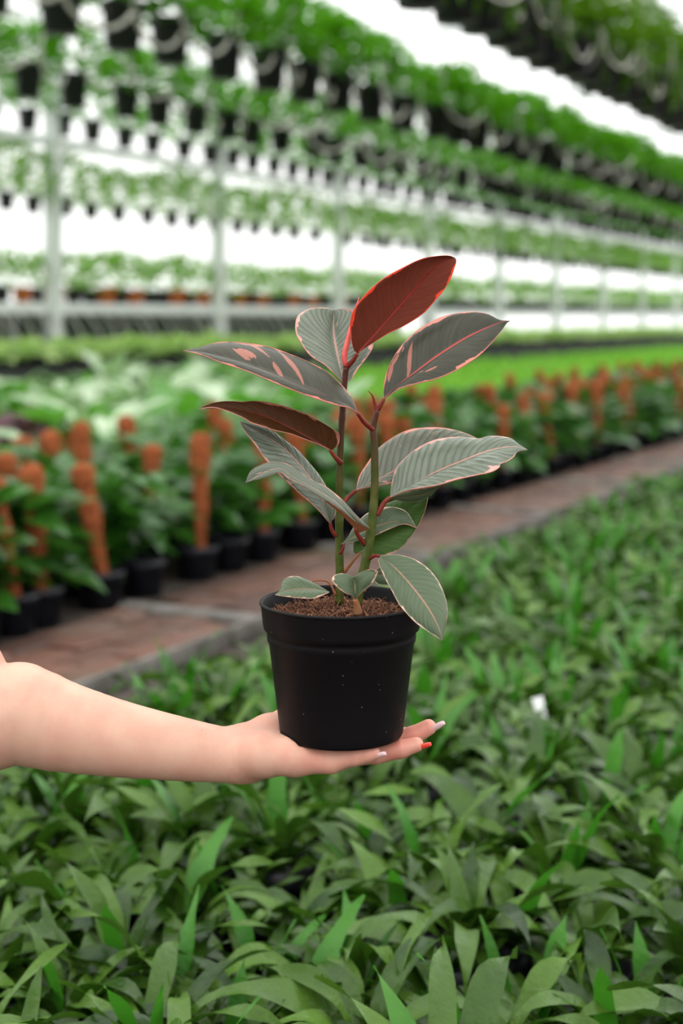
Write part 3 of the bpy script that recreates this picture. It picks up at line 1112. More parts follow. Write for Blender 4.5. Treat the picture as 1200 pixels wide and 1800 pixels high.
folE = [trailing(240 + i) for i in range(4)]
hanging_row('hanging_basket', 4.05, 3.10, .21, .40, 4.0, 24, .50, 4.35, folE, 'trailing plant in the highest, nearest hanging row', 'nearest row of hanging pots', loop=.30)
hanging_row('hanging_basket', 6.0, 2.84, .155, .34, 3.3, 31, .66, 3.95, folA, 'bushy black-potted plant in the second hanging row', 'second row of hanging pots', loop=.30)
hanging_row('hanging_basket', 7.75, 2.78, .130, .30, 5.0, 34, .60, 3.75, folB, 'leafy black-potted plant in the third hanging row', 'third row of hanging pots', loop=.24)
hanging_row('hanging_basket', 9.0, 2.76, .105, .22, 6.2, 38, .50, 3.60, folC, 'small black-potted plant above the wall rail', 'pots above the wall rail')
hanging_row('hanging_basket', 9.08, 1.98, .085, .18, 6.4, 38, .46, 2.68, folD, 'small black-potted plant hung below the wall rail', 'pots hung below the wall rail')

# ================================================================== THE HELD RUBBER PLANT
ZB = H - 0.364                              # underside of the pot
plant = thing('potted_rubber_plant', 'pink-edged variegated rubber plant in a black pot held on an open palm', 'potted plant', (0, 1.25, ZB))
INV = Matrix.Translation((0, -1.25, -ZB))


def local(p):
    return Vector((p[0], p[1] - 1.25, p[2] - ZB))


cm = 0.01
mb = MB()
prof = [(0.01, 0.12), (5.0, .12), (5.1, 0), (5.3, 0), (5.42, .25), (5.5, 1.0), (6.38, 8.05), (6.52, 8.25), (6.56, 8.75), (6.48, 9.0), (6.62, 9.12), (6.84, 9.3),
        (6.9, 9.6), (7.08, 11.25), (7.16, 11.45), (7.12, 11.6), (6.98, 11.62), (6.88, 11.45), (6.6, 9.8), (6.3, 8.9), (0.01, 8.9)]
mb.lathe([(r * cm, z * cm) for r, z in prof], 96)
pot = obj('pot', mb.mesh('pot', M['pot']), plant)
mb = MB()
mb.lathe([(r * cm, z * cm) for r, z in [(7.02, 11.35), (7.14, 11.36), (7.22, 11.48), (7.2, 11.6), (7.06, 11.68), (6.96, 11.6), (6.93, 11.4)]], 96)
obj('lip', mb.mesh('lip', M['pot']), pot)

# soil with coir strands
sr = random.Random(9)
R = 6.66
mb = MB()
rings, seg = 14, 48
vs, fs = [(0, 0, 10.7 * cm)], []
for i in range(1, rings + 1):
    for k in range(seg):
        a = 2 * PI * k / seg
        rr = R * i / rings
        hgt = 10.75 - 0.9 * (i / rings) ** 3 + sr.uniform(-.22, .22) * (1 if i < rings else .3)
        vs.append((rr * cm * math.cos(a), rr * cm * math.sin(a), hgt * cm))
for k in range(seg):
    fs.append((0, 1 + k, 1 + (k + 1) % seg))
for i in range(rings - 1):
    for k in range(seg):
        a, b = 1 + i * seg + k, 1 + i * seg + (k + 1) % seg
        fs.append((a, a + seg, b + seg, b))
mb.add(vs, fs)
soil = obj('soil', mb.mesh('soil', M['soil']), plant)
mb = MB()
for i in range(3000):
    a = sr.uniform(0, 2 * PI)
    rr = 6.4 * math.sqrt(sr.random())
    base = Vector((rr * math.cos(a), rr * math.sin(a), 10.75 - .9 * (rr / R) ** 3 + sr.uniform(-.05, .3)))
    d1 = Vector((sr.uniform(-1, 1), sr.uniform(-1, 1), sr.uniform(-.35, .75))).normalized()
    d2 = (d1 + Vector((sr.uniform(-1, 1), sr.uniform(-1, 1), sr.uniform(-.9, .5))) * .9).normalized()
    ln = sr.uniform(.3, 1.0)
    p1 = base + d1 * ln * .5
    p2 = p1 + d2 * ln * .5
    if max(p1.xy.length, p2.xy.length) > 6.6:
        continue
    w = sr.uniform(.02, .06)
    mb.tube([base * cm, p1 * cm, p2 * cm], [w * cm, w * cm, w * .6 * cm], 3, cap=False)
tag(obj('coir_strands', mb.mesh('coir_strands', M['strand']), soil), kind='stuff')


def resample(pts, n):
    a = np.array(pts, float)
    # Catmull-Rom through the control points, then equal arc length
    q = np.vstack([2 * a[0] - a[1], a, 2 * a[-1] - a[-2]])
    dense = []
    for i in range(1, len(q) - 2):
        p0, p1, p2, p3 = q[i - 1], q[i], q[i + 1], q[i + 2]
        for t in np.linspace(0, 1, 12, endpoint=False):
            dense.append(.5 * ((2 * p1) + (-p0 + p2) * t + (2 * p0 - 5 * p1 + 4 * p2 - p3) * t * t + (-p0 + 3 * p1 - 3 * p2 + p3) * t ** 3))
    dense.append(q[-2])
    d = np.array(dense)
    s = np.concatenate([[0], np.cumsum(np.linalg.norm(np.diff(d, axis=0), axis=1))])
    tt = np.linspace(0, s[-1], n)
    return np.stack([np.interp(tt, s, d[:, k]) for k in range(3)], 1)


def track(px, d):
    """pixel polyline of one line of a leaf -> points; d: list of depths (cm) spread along it"""
    ds = np.interp(np.linspace(0, 1, len(px)), np.linspace(0, 1, len(d)), d)
    return [local(P(x, y, dd)) for (x, y), dd in zip(px, ds)]


def ficus_leaf(rows, mid_i, front, back, rib, petiole=None, bulge=0.10, rib_r=(.07, .02), ripple=0.0, n=40, cols=8, label=None, extra=None, rib_front=True):
    """rows: tracks from one margin over the midrib to the other margin, base to tip"""
    if ripple:
        n = 130
    R_ = [resample(r, n) for r in rows]
    grid, vv = [], []
    for i in range(len(R_) - 1):
        for c in range(cols if i < len(R_) - 2 else cols + 1):
            q = c / cols
            row = R_[i] * (1 - q) + R_[i + 1] * q
            half0 = i < mid_i
            # position across its own half, 0 at the midrib and 1 at the margin
            if half0:
                k = (mid_i - i - q) / mid_i
                vv.append(-k)
            else:
                k = (i + q - mid_i) / (len(R_) - 1 - mid_i)
                vv.append(k)
            grid.append(row)
    G = np.array(grid)                       # across, along, 3
    across = np.gradient(G, axis=0)
    along = np.gradient(G, axis=1)
    nrm = np.cross(across, along)
    ln = np.linalg.norm(nrm, axis=2, keepdims=True)
    nrm = nrm / np.maximum(ln, 1e-12)
    camdir = np.array([0, -1.25, H - ZB]) - G
    sgn = np.sign((nrm * camdir).sum(2).mean())
    nrm *= sgn
    vv = np.array(vv)
    hw = np.linalg.norm(G[0] - G[-1], axis=1) * .5
    kk = np.abs(vv)
    G = G + nrm * (bulge * hw[None, :] * (4 * kk * (1 - kk))[:, None])[..., None]
    if ripple:
        tt = np.linspace(0, 1, n)
        wv = np.sin((tt[None, :] - .2 * kk[:, None]) * 2 * PI * 14 + 1.5 * np.sin(tt[None, :] * 17)) * np.sin(PI * np.clip(kk, 0, 1))[:, None]
        G = G + nrm * (ripple * cm * wv * np.sin(PI * tt)[None, :])[..., None]
    th = 0.00035
    F = G + nrm * th
    B = G - nrm * th
    na, nl = G.shape[:2]
    verts = np.vstack([F.reshape(-1, 3), B.reshape(-1, 3)])
    idx = lambda a, l: a * nl + l
    off = na * nl
    faces, mi = [], []
    for a in range(na - 1):
        for l in range(nl - 1):
            f = (idx(a, l), idx(a + 1, l), idx(a + 1, l + 1), idx(a, l + 1))
            if sgn < 0:
                f = f[::-1]
            faces.append(f); mi.append(0)
            faces.append(tuple(i + off for i in f[::-1])); mi.append(1)
    for a in (0, na - 1):
        for l in range(nl - 1):
            faces.append((idx(a, l), idx(a, l + 1), idx(a, l + 1) + off, idx(a, l) + off)); mi.append(2)
    me = bpy.data.meshes.new('leaf')
    me.from_pydata(verts.tolist(), [], faces)
    for m_ in (front, back, M['rim']):
        me.materials.append(m_)
    me.polygons.foreach_set('material_index', mi)
    me.polygons.foreach_set('use_smooth', [True] * len(faces))
    uvl = me.uv_layers.new(name='UVMap')
    vid = np.zeros(len(me.loops), dtype=np.int32)
    me.loops.foreach_get('vertex_index', vid)
    vid = vid % off
    uvs = np.stack([(vid % nl) / (nl - 1), vv[vid // nl] * .5 + .5], 1)
    uvl.data.foreach_set('uv', uvs.ravel())
    me.update()
    leaf = obj('leaf', me, plant)
    if label:
        leaf['label'] = label
    if rib:
        mrow = R_[mid_i] + (nrm[np.argmin(kk)] * th)
        mrow = mrow - nrm[np.argmin(kk)] * (0.0003 if rib_front else .002)
        mbr = MB()
        e = int(n * .94)
        rr = np.linspace(rib_r[0], rib_r[1], e) * cm
        mbr.tube([tuple(p) for p in mrow[:e]], list(rr), 8)
        obj('midrib', mbr.mesh('midrib', rib), leaf)
    if petiole:
        pts, rad, mt = petiole
        pts = resample([local(P(*q)) for q in pts], 12)
        mbp = MB()
        mbp.tube([tuple(p) for p in pts], list(np.linspace(rad[0], rad[1], 12) * cm), 10)
        obj('petiole', mbp.mesh('petiole', mt), leaf)
    return leaf


PT = M['petiole']
# long dark leaf reaching out over the upper left
ficus_leaf([track([(628, 726), (621, 705), (609, 687), (595, 672), (576, 655), (552, 641), (520, 627), (480, 612), (440, 604), (400, 601), (373, 604), (347, 612), (321, 616)], [-1.6, .2, 1.0, 1.0, 0.5, -1, -3]),
            track([(628, 726), (613, 716), (573, 697), (533, 681), (485, 661), (448, 648), (408, 635), (355, 621), (321, 616)], [-1.6, -1.9, -2.2, -2.6, -3]),
            track([(628, 726), (613, 717), (589, 712), (552, 700), (517, 687), (480, 672), (435, 653), (387, 637), (355, 624), (321, 616)], [-1.6, -2.8, -3.8, -4.4, -4.2, -3])],
           1, M['f_long'], M['f_brown'], M['rib_red'], ([(628, 726, -1.6), (640, 742, -1.2), (655, 755, -.6)], (.17, .25), PT), bulge=.12,
           label='long dark blotched leaf with a pink margin')
# red-backed topmost leaf
ficus_leaf([track([(628, 621), (621, 614), (616, 590), (615, 569), (621, 545), (644, 515), (673, 490), (708, 470), (740, 455), (767, 450), (788, 449), (799, 453)], [.6, .2, .2, .6, 1.2, 2.0]),
            track([(628, 621), (657, 590), (692, 550), (727, 510), (756, 478), (777, 460), (799, 453)], [.6, 1.0, 1.5, 2.0]),
            track([(628, 621), (649, 607), (681, 587), (713, 571), (745, 550), (764, 529), (780, 510), (792, 489), (798, 473), (802, 459), (799, 453)], [.6, 0, .2, .6, 1.2, 2.0])],
           1, M['f_red'], M['f_grey'], M['rib_dark'], ([(628, 621, .6), (620, 634, .9), (610, 645, 1.2)], (.17, .26), PT), bulge=-.08,
           label='topmost leaf showing its red-brown underside')
# grey leaf behind the tip
ficus_leaf([track([(602, 672), (572, 643), (545, 625), (529, 603), (520, 585), (520, 563), (529, 550), (548, 542), (569, 541), (587, 545)], [1.9, 2.2, 3, 4.2, 5.5, 6.3]),
            track([(602, 672), (596, 640), (590, 610), (586, 580), (587, 545)], [2.0, 3.2, 4.6, 5.8, 6.3]),
            track([(602, 672), (616, 668), (631, 646), (649, 622), (656, 606), (652, 583), (640, 562), (622, 547), (605, 543), (587, 545)], [1.9, 2.4, 3.2, 4.4, 5.6, 6.3])],
           1, M['f_grey'], M['f_red'], M['rib_pale'], ([(602, 672, 1.95), (603, 680, 1.7), (605, 690, 1.3)], (.15, .2), PT), bulge=.08, ripple=.06,
           label='rippled grey-green leaf standing behind the red one')
# dark leaf on the upper right
ficus_leaf([track([(675, 700), (674, 680), (680, 652), (695, 622), (715, 597), (740, 576), (770, 559.5), (800, 551), (832, 548), (857, 552), (872, 560), (882, 564), (897, 564)], [-.6, .5, 1.6, 1.8, 1.0, .4, .2]),
            track([(675, 700), (700, 677.5), (730, 655), (762, 631), (795, 609), (825, 591), (857, 576), (882, 566), (897, 564)], [-.6, -.5, -.3, 0, .2]),
            track([(675, 700), (685, 695), (705, 682), (735, 674), (770, 665), (800, 652), (825, 637), (842, 625), (862, 605), (877, 587), (885, 576), (889, 569), (897, 564)], [-.6, -1.6, -2.2, -2.0, -1.0, 0, .2])],
           1, M['f_young'], M['f_red'], M['rib_red'], ([(675, 700, -.6), (671, 709, -.6), (664, 721, -.5)], (.15, .2), PT), bulge=.1,
           label='dark leaf with a red midrib and pink flecks')
# brown-backed leaf on the left
ficus_leaf([track([(582, 792), (595, 781), (597, 767), (592, 759), (571, 745), (541, 729), (507, 716), (472, 707), (459, 705), (443, 704.5), (427, 706), (408, 705), (387, 706), (365, 711), (349, 719)], [.2, -.4, -.8, -1, -1.2, -1.6]),
            track([(582, 792), (547, 772), (507, 751), (464, 731), (424, 722), (385, 717), (349, 719)], [.2, -.6, -1.2, -1.6]),
            track([(582, 792), (568, 785), (555, 779), (533, 771), (512, 763), (485, 757), (459, 749), (440, 743), (432, 737), (411, 727), (389, 719), (371, 716), (349, 719)], [.2, -1.6, -2.6, -2.6, -1.6])],
           1, M['f_brown'], M['f_grey'], M['rib_dark'], ([(580, 791, .2), (588, 802, .5), (599, 814, 1.0)], (.16, .24), PT), bulge=-.10,
           label='level leaf showing its brown underside')
# green-grey leaf hanging below it
ficus_leaf([track([(580, 918), (576, 916), (566, 904), (549, 887), (531, 872), (515, 857), (490, 835), (473, 815), (464, 804.5), (449, 783), (430.6, 759), (421, 741)], [.8, -.4, -1.2, -1.2, -.6, .4]),
            track([(580, 918), (572.5, 895.5), (562, 872), (544, 839), (523, 813), (497, 787), (460, 763), (421, 741)], [.8, .6, .5, .4]),
            track([(580, 918), (588, 908.5), (590, 893), (583, 878), (575, 859), (562, 837), (546.5, 817.5), (523, 791.5), (501, 774), (475, 755), (442.5, 745), (421, 741)], [.8, .9, 1.6, 1.6, 1.0, .4])],
           1, M['f_grey'], M['f_brown'], M['rib_pale'], ([(580, 918, .8), (583, 931, .9), (590, 942, 1.1)], (.14, .2), PT), bulge=.12, ripple=.06, rib_r=(.05, .015),
           label='grey-green rippled leaf pointing up and outward')
# folded leaf crossing in front of it
lf = ficus_leaf([track([(628, 936), (650, 929), (637.5, 917), (624.5, 904), (611.5, 889), (598.5, 876), (583, 863), (570, 854), (550, 845), (531, 833), (516, 822), (497, 813), (477, 812), (458, 817), (440, 828), (431, 849)], [-1.2, -2.0, -2.2, -2.6, -3.0]),
                 track([(628, 936), (634, 925), (619, 911), (604, 895), (588, 881), (568, 868), (545, 855), (525, 845), (508, 834), (492, 824), (470, 828), (450, 838), (431, 849)], [-1.2, -2.3, -2.7, -3.0, -3.0]),
                 track([(628, 936), (624, 922), (611.5, 909), (590, 891), (562, 874), (540, 859), (523, 850), (507, 842), (497, 833), (488, 831), (471, 839), (449, 844), (431, 849)], [-1.2, -2.6, -3.2, -3.2, -3.0])],
                1, M['f_grey'], M['f_brown'], None, ([(624, 929, -1.6), (629, 941, -1.2), (641, 957, -.6)], (.15, .22), PT), bulge=.10, label='folded grey-green leaf with a salmon edge')
fl = [track([(628, 936), (650, 930)], [-1.5, -1.9]), track([(621, 927), (630, 921)], [-1.8, -2.2]), track([(597, 902), (606, 904)], [-2.4, -2.7]), track([(572, 882), (575, 881)], [-2.8, -3.0])]
mb = MB()
vs, fs = [], []
for a, b in fl:
    for q in range(5):
        vs.append(a.lerp(b, q / 4) + Vector((0, .001, 0)))
for i in range(3):
    for q in range(4):
        fs.append((i * 5 + q, i * 5 + q + 1, i * 5 + q + 6, i * 5 + q + 5))
nv = len(vs)
vs += [v_ + Vector((0, .0007, 0)) for v_ in vs]
fs += [tuple(i + nv for i in f[::-1]) for f in fs]
mb.add(vs, fs)
obj('folded_flap', mb.mesh('folded_flap', M['stub']), lf)['label'] = 'reddish underside of the folded base'
# rear of the pair on the right
ficus_leaf([track([(625.5, 862), (631, 838), (645, 815), (665, 788), (693.5, 767), (719, 755.5), (742, 752), (770, 751.5), (798, 755.5), (824, 764), (845, 774)], [1.8, 3.4, 4.2, 4.2, 3.8, 3.4]),
            track([(625.5, 862), (668, 842), (693.5, 828), (742, 806), (798, 786), (845, 774)], [1.8, 2.2, 2.7, 3.4]),
            track([(625.5, 862), (642, 858), (665, 854), (688, 850), (730, 840), (780, 820), (815, 797), (845, 774)], [1.8, 1.6, 1.6, 2.4, 3.4])],
           1, M['f_flush'], M['f_lime'], M['rib_pale'], ([(626, 862, 1.8), (615, 871, 1.6), (601, 886, 1.2)], (.16, .22), PT), bulge=.14, ripple=.075,
           label='rear leaf of the overlapping pair, flushed pink')
# front of the pair on the right
ficus_leaf([track([(685, 874.5), (688, 852), (696, 823.5), (713, 804), (733, 788), (759, 775), (781, 770), (810, 768), (841, 771), (857, 767), (878, 767), (897.5, 771), (911, 781), (927, 791)], [-.4, 1.2, 2.0, 2.0, 1.4, .8]),
            track([(685, 874.5), (727.5, 852), (770, 829), (812.5, 811), (841, 799), (869, 790), (903, 785), (927, 791)], [-.4, -.4, 0, .4, .8]),
            track([(685, 874.5), (713, 863), (742, 857.5), (773, 852), (804, 843), (835, 836), (863, 830), (877, 822), (879, 816), (890, 812), (902, 804), (910, 794), (927, 791)], [-.4, -2.0, -2.4, -2.2, -1.2, -.2, .8])],
           1, M['f_grey'], M['f_lime'], M['rib_pale'], ([(685, 874.5, -.4), (675, 884, -.4), (662, 906, -.5)], (.18, .26), PT), bulge=.14, ripple=.075,
           label='front leaf of the overlapping pair, notched near its tip')
ficus_leaf([track([(685, 875), (713, 865), (742, 859), (760, 856), (775, 852)], [-.2, -1.2, -1.2, -.8]),
            track([(685, 875), (713, 873), (740, 869), (760, 861), (775, 852)], [-.2, -.8, -.8, -.8]),
            track([(685, 875), (713, 881.5), (736, 880), (756, 871), (775, 852)], [-.2, -.2, -.2, -.8])],
           1, M['f_green'], M['f_lime'], None, None, bulge=.1, n=20, label='green curled-under lobe beneath the front leaf')
# green leaf in the shade behind the second stem
ficus_leaf([track([(633, 972), (622, 972), (621, 951), (627, 935), (640, 915), (665, 892), (700, 878), (730, 868), (753, 866)], [1.2, 2.0, 3.2, 3.6, 3.0]),
            track([(633, 972), (660, 945), (690, 920), (722, 893), (753, 866)], [1.2, 1.8, 2.4, 3.0]),
            track([(633, 972), (648, 975), (685, 975), (708, 960), (725, 940), (739, 917), (747, 897), (751, 880), (753, 866)], [1.2, 1.0, 1.2, 2.0, 3.0])],
           1, M['f_lime'], M['f_green'], M['rib_pale'], ([(633, 972, 1.2), (622, 984, 1.2), (605, 1006, 1.5)], (.10, .16), M['stub']), bulge=.08, rib_r=(.04, .012),
           label='fresh green leaf glowing behind the second stem')
ficus_leaf([track([(599, 957), (612, 944), (620, 929), (636, 910), (650, 900), (680, 891), (712, 898), (732, 928)], [1.2, 1.8, 2.0, 1.6, 1.0]),
            track([(599, 957), (630, 940), (665, 924), (700, 918), (732, 928)], [1.2, .9, .9, 1.0]),
            track([(599, 957), (626, 951), (643, 946), (660, 941), (680, 932), (705, 922), (720, 923), (732, 928)], [1.2, .5, .4, .6, 1.0])],
           1, M['f_green'], M['f_lime'], M['rib_pale'], ([(604, 957, 1.1), (602, 966, 1.1), (597, 973, 1.3)], (.12, .16), PT), bulge=.12, rib_r=(.04, .012),
           label='pale-edged leaf lying across the second stem')
# drooping leaf over the pot's rim
ficus_leaf([track([(668, 978), (665, 988), (675, 1014), (687, 1036), (701, 1062), (715, 1079), (732, 1096), (752, 1110), (766, 1118.5), (777, 1126)], [-1.2, -3.0, -4.6, -5.6, -6.0]),
            track([(668, 978), (695, 999.5), (721, 1028), (743, 1056), (760, 1082), (772, 1107), (777, 1126)], [-1.2, -2.8, -4.4, -5.6, -6.0]),
            track([(668, 978), (687, 975), (709, 977), (732, 985), (755, 1002), (772, 1025), (783, 1053), (786, 1076), (783, 1099), (779, 1113), (777, 1126)], [-1.2, -1.6, -2.4, -3.8, -5.2, -6.0])],
           1, M['f_green'], M['f_lime'], M['rib_pale'], ([(668, 978, -1.2), (658, 977, -1.0), (643, 986, -.5)], (.13, .2), PT), bulge=.12, rib_r=(.04, .012),
           label='green leaf drooping over the rim of the pot')
# small leaves by the soil
ficus_leaf([track([(624, 1054), (617, 1046), (609, 1044), (594, 1034), (583, 1020), (588, 1011), (603, 1008), (623, 1014)], [-3.2, -3.8, -4.0, -3.4, -2.6]),
            track([(624, 1054), (624, 1036), (623, 1014)], [-3.2, -2.9, -2.6]),
            track([(624, 1054), (637, 1040), (653, 1027), (661, 1013), (663, 1003), (648, 1001), (633, 1006), (623, 1014)], [-3.2, -3.8, -4.0, -3.4, -2.6])],
           1, M['f_green'], M['f_lime'], None, ([(624, 1054, -3.2), (627, 1066, -3.0), (629, 1079, -2.9)], (.22, .4), M['stub']), bulge=.15, n=24,
           label='small folded leaf on a woody stub at the soil')
ficus_leaf([track([(579, 1041), (565, 1033), (545, 1022), (525, 1014), (508, 1014), (497, 1022), (494, 1036), (483, 1046)], [-.8, .4, .8, .6, -.6]),
            track([(579, 1041), (545, 1036), (511, 1038), (483, 1046)], [-.8, -.4, -.6]),
            track([(579, 1041), (573, 1044), (553, 1052), (531, 1052), (502, 1049), (483, 1046)], [-.8, -1.8, -1.8, -.6])],
           1, M['f_green'], M['f_lime'], M['rib_pale'], None, bulge=.14, n=24, ripple=.03, rib_r=(.04, .012), label='small fallen leaf resting on the soil')
ficus_leaf([track([(655, 1012), (665, 998), (680, 996), (695, 1012), (702, 1030)], [3.2, 3.8, 4.2]),
            track([(655, 1012), (678, 1012), (702, 1030)], [3.2, 3.4, 4.2]),
            track([(655, 1012), (662, 1026), (682, 1029), (702, 1030)], [3.2, 3.0, 4.2])],
           1, M['f_green'], M['f_lime'], None, ([(655, 1012, 3.2), (648, 1020, 3.0), (640, 1040, 2.4)], (.1, .12), M['stub']), bulge=.1, n=20, label='small pale leaf at the far side of the pot')

# stems
def stem(pts, rad, name, mat, n=40, nodes=()):
    q = resample([local(P(*p)) for p in pts], n)
    mb = MB()
    rr = np.interp(np.linspace(0, 1, n), np.linspace(0, 1, len(rad)), rad) * cm
    for s in nodes:
        rr += .035 * cm * np.exp(-((np.linspace(0, 1, n) - s) / .012) ** 2)
    mb.tube([tuple(p) for p in q], list(rr), 14)
    me = mb.mesh(name, mat)
    me.transform(Matrix.Translation((0, 0, ZB)))           # keep height in the shader's coordinates
    return obj(name, me, plant, (0, 0, -ZB))


stem([(596, 1062, 1.6), (597, 1010, 1.6), (596, 927, 1.5), (598, 793, 1.3), (602, 719, 1.3), (606, 665, 1.3), (609, 643, 1.2)], [.40, .37, .36, .34, .30, .28, .26], 'stem', M['stem'], 60, (.2, .35, .55, .78))
stem([(627, 1062, -.4), (634, 1020, -.4), (642, 990, -.5), (652, 932, -.5), (658, 863, -.5), (658, 783, -.5), (656, 754, -.5), (663, 720, -.5)], [.44, .42, .42, .40, .36, .33, .30, .22], 'stem', M['stem'], 60, (.25, .38, .5, .88))
q = obj('new_leaf_sheath', None, plant)
bpy.data.objects.remove(q)
mb = MB()
pts = resample([local(P(*p)) for p in [(607, 644, 1.1), (605, 625, 1.2), (611, 600, 1.6), (620, 565, 2.2), (631, 522, 2.6)]], 20)
mb.tube([tuple(p) for p in pts], list(np.interp(np.linspace(0, 1, 20), [0, .15, .4, .8, 1], [.2, .26, .26, .16, .02]) * cm), 10)
obj('new_leaf_sheath', mb.mesh('new_leaf_sheath', M['sheath']), plant)['label'] = 'bright red sheath of the next leaf'
mb = MB()
pts = resample([local(P(*p)) for p in [(662, 722, -.5), (658, 706, -.5), (654, 695, -.6), (646, 686, -.7)]], 14)
mb.tube([tuple(p) for p in pts], list(np.interp(np.linspace(0, 1, 14), [0, .5, 1], [.2, .12, .015]) * cm), 10)
obj('bud_spike', mb.mesh('bud_spike', PT), plant)
mb = MB()
pts = resample([local(P(*p)) for p in [(590, 1046, 1.2), (578, 1024, 1.6), (560, 1020, 1.6), (543, 1024, 1.4)]], 14)
mb.tube([tuple(p) for p in pts], list(np.linspace(.12, .05, 14) * cm), 8)
obj('dry_stalk', mb.mesh('dry_stalk', M['stub']), plant)

# ================================================================== THE ARM AND HAND
# round cones: (a, ra, b, rb) in centimetres from the pot's underside centre: x across, y away, z up
def chain(nodes):
    return [(np.array(a[:3], float), a[3], np.array(b[:3], float), b[3]) for a, b in zip(nodes, nodes[1:])]


arm_nodes = ([(-47, 5, 27, 5.6), (-40, 2, 15.2, 5.1), (-33.2, 0, 2.5, 4.75), (-28.5, 0, 1.75, 4.35), (-25, 0, .65, 3.9), (-20, 0, -.45, 3.28), (-15, 0, -1.3, 2.78), (-10.6, 0, -1.92, 2.36), (-8.2, 0, -2.0, 2.2)])
def spline4(nodes, n):
    a = np.array(nodes, float)
    q = np.vstack([2 * a[0] - a[1], a, 2 * a[-1] - a[-2]])
    o_ = []
    for i in range(1, len(q) - 2):
        p0, p1, p2, p3 = q[i - 1], q[i], q[i + 1], q[i + 2]
        for t in np.linspace(0, 1, n, endpoint=False):
            o_.append(.5 * ((2 * p1) + (-p0 + p2) * t + (2 * p0 - 5 * p1 + 4 * p2 - p3) * t * t + (-p0 + 3 * p1 - 3 * p2 + p3) * t ** 3))
    o_.append(q[-2])
    return [tuple(x) for x in o_]


arm_chain = chain(spline4(arm_nodes, 2))
palm = (chain([(-8.7, -.6, -1.9, 2.1), (-6.6, -2.0, -1.25, 1.85), (-4.0, -3.0, -1.15, 1.55), (-.9, -3.3, -1.45, 1.05)])
        + chain([(-8.7, .2, -2.0, 2.1), (-4.0, -.9, -1.7, 1.6), (-.2, -1.25, -1.7, 1.15)])
        + chain([(-8.7, .6, -2.0, 2.1), (-4.0, .9, -1.8, 1.6), (.2, .9, -1.75, 1.2)])
        + chain([(-8.7, .8, -1.9, 2.0), (-4.0, 2.4, -1.7, 1.5), (-.3, 3.0, -1.6, 1.15)])
        + chain([(-8.4, .9, -1.5, 1.95), (-6.5, 2.3, -.9, 1.75), (-5.2, 4.3, -.5, 1.35)]))
fingers = {
    'pinky': chain([(-.9, -3.3, -1.35, 1.0), (1.2, -3.55, -.92, .84), (2.1, -3.6, -.74, .73), (2.7, -3.62, -.66, .62)]),
    'ring': chain([(-.2, -1.25, -1.55, 1.1), (3.1, -1.3, -1.38, .9), (5.2, -1.3, -1.03, .78), (6.5, -1.3, -.66, .64)]),
    'middle': chain([(.2, .9, -1.6, 1.15), (4.0, .9, -1.35, .93), (6.3, .9, -.55, .82), (7.7, .9, .22, .70)]),
    'index': chain([(-.3, 3.0, -1.5, 1.1), (3.2, 3.1, -1.35, .92), (5.0, 3.1, -1.25, .8), (6.0, 3.1, -1.1, .68)]),
    'thumb': chain([(-5.2, 4.3, -.5, 1.3), (-4.6, 5.4, -.1, 1.1), (-3.4, 7.0, .6, .95), (-1.9, 8.1, 1.1, .75)]),
}


def cone_sd(p, a, ra, b, rb):
    ba = b - a
    h = np.clip(((p - a) @ ba) / (ba @ ba), 0, 1)
    return np.linalg.norm(p - a - h[:, None] * ba, axis=1) - (ra * (1 - h) + rb * h)


def smin(a, b, k):
    h = np.clip(.5 + .5 * (b - a) / k, 0, 1)
    return b * (1 - h) + a * h - k * h * (1 - h)


def hand_sd(p):
    f = None
    for c in arm_chain:
        s = cone_sd(p, *c)
        f = s if f is None else np.minimum(f, s)
    g = None
    for c in palm:
        s = cone_sd(p, *c)
        g = s if g is None else smin(g, s, .75)
    f = smin(f, g, .7)
    fg = None
    for nm, ch in fingers.items():
        s = None
        for c in ch:
            q = cone_sd(p, *c)
            s = q if s is None else smin(s, q, .25)
        # knuckle pads on the palm side
        fg = s if fg is None else smin(fg, s, .03)
    f = smin(f, fg, .5)
    # creases: two lines across the wrist, one over each finger joint
    for x0, a, w_ in ((-9.6, .022, .14), (-9.05, .016, .12), (1.25, .035, .10), (-.6, .03, .12), (3.3, .03, .1), (5.4, .03, .1)):
        xc = x0 + .12 * np.sin(p[:, 1] * 1.3) - .10 * p[:, 2]
        f = f + a * np.exp(-((p[:, 0] - xc) / w_) ** 2) * (np.abs(p[:, 1]) < 4.6)
    # flesh gives way where the pot rests
    rr = np.hypot(p[:, 0], p[:, 1])
    potd = np.maximum(rr - (5.45 + .13 * np.clip(p[:, 2], 0, 9)), -p[:, 2] - .02)
    k = .12
    h = np.clip(.5 - .5 * (-potd - f) / -k, 0, 1)
    return np.maximum(f, -potd)


tmp = MB()
for c in arm_chain + palm + [c for ch in fingers.values() for c in ch]:
    a, ra, b, rb = c
    bmx = bmesh.new()
    n = max(3, int(np.linalg.norm(b - a) / .5) + 1)
    for t in np.linspace(0, 1, n):
        r_ = (ra * (1 - t) + rb * t) + .12
        bmesh.ops.create_icosphere(bmx, subdivisions=3, radius=r_, matrix=Matrix.Translation(Vector(a * (1 - t) + b * t)))
    bmx.verts.index_update()
    tmp.add([v.co for v in bmx.verts], [[v.index for v in f.verts] for f in bmx.faces])
    bmx.free()
tmo = bpy.data.objects.new('arm_source', tmp.mesh('arm_source', M['skin']))
COL.objects.link(tmo)
md = tmo.modifiers.new('r', 'REMESH')
md.mode = 'VOXEL'
md.voxel_size = 0.15
dg = bpy.context.evaluated_depsgraph_get()
me = bpy.data.meshes.new_from_object(tmo.evaluated_get(dg))
bpy.data.objects.remove(tmo)
co = np.zeros(len(me.vertices) * 3)
me.vertices.foreach_get('co', co)
co = co.reshape(-1, 3)
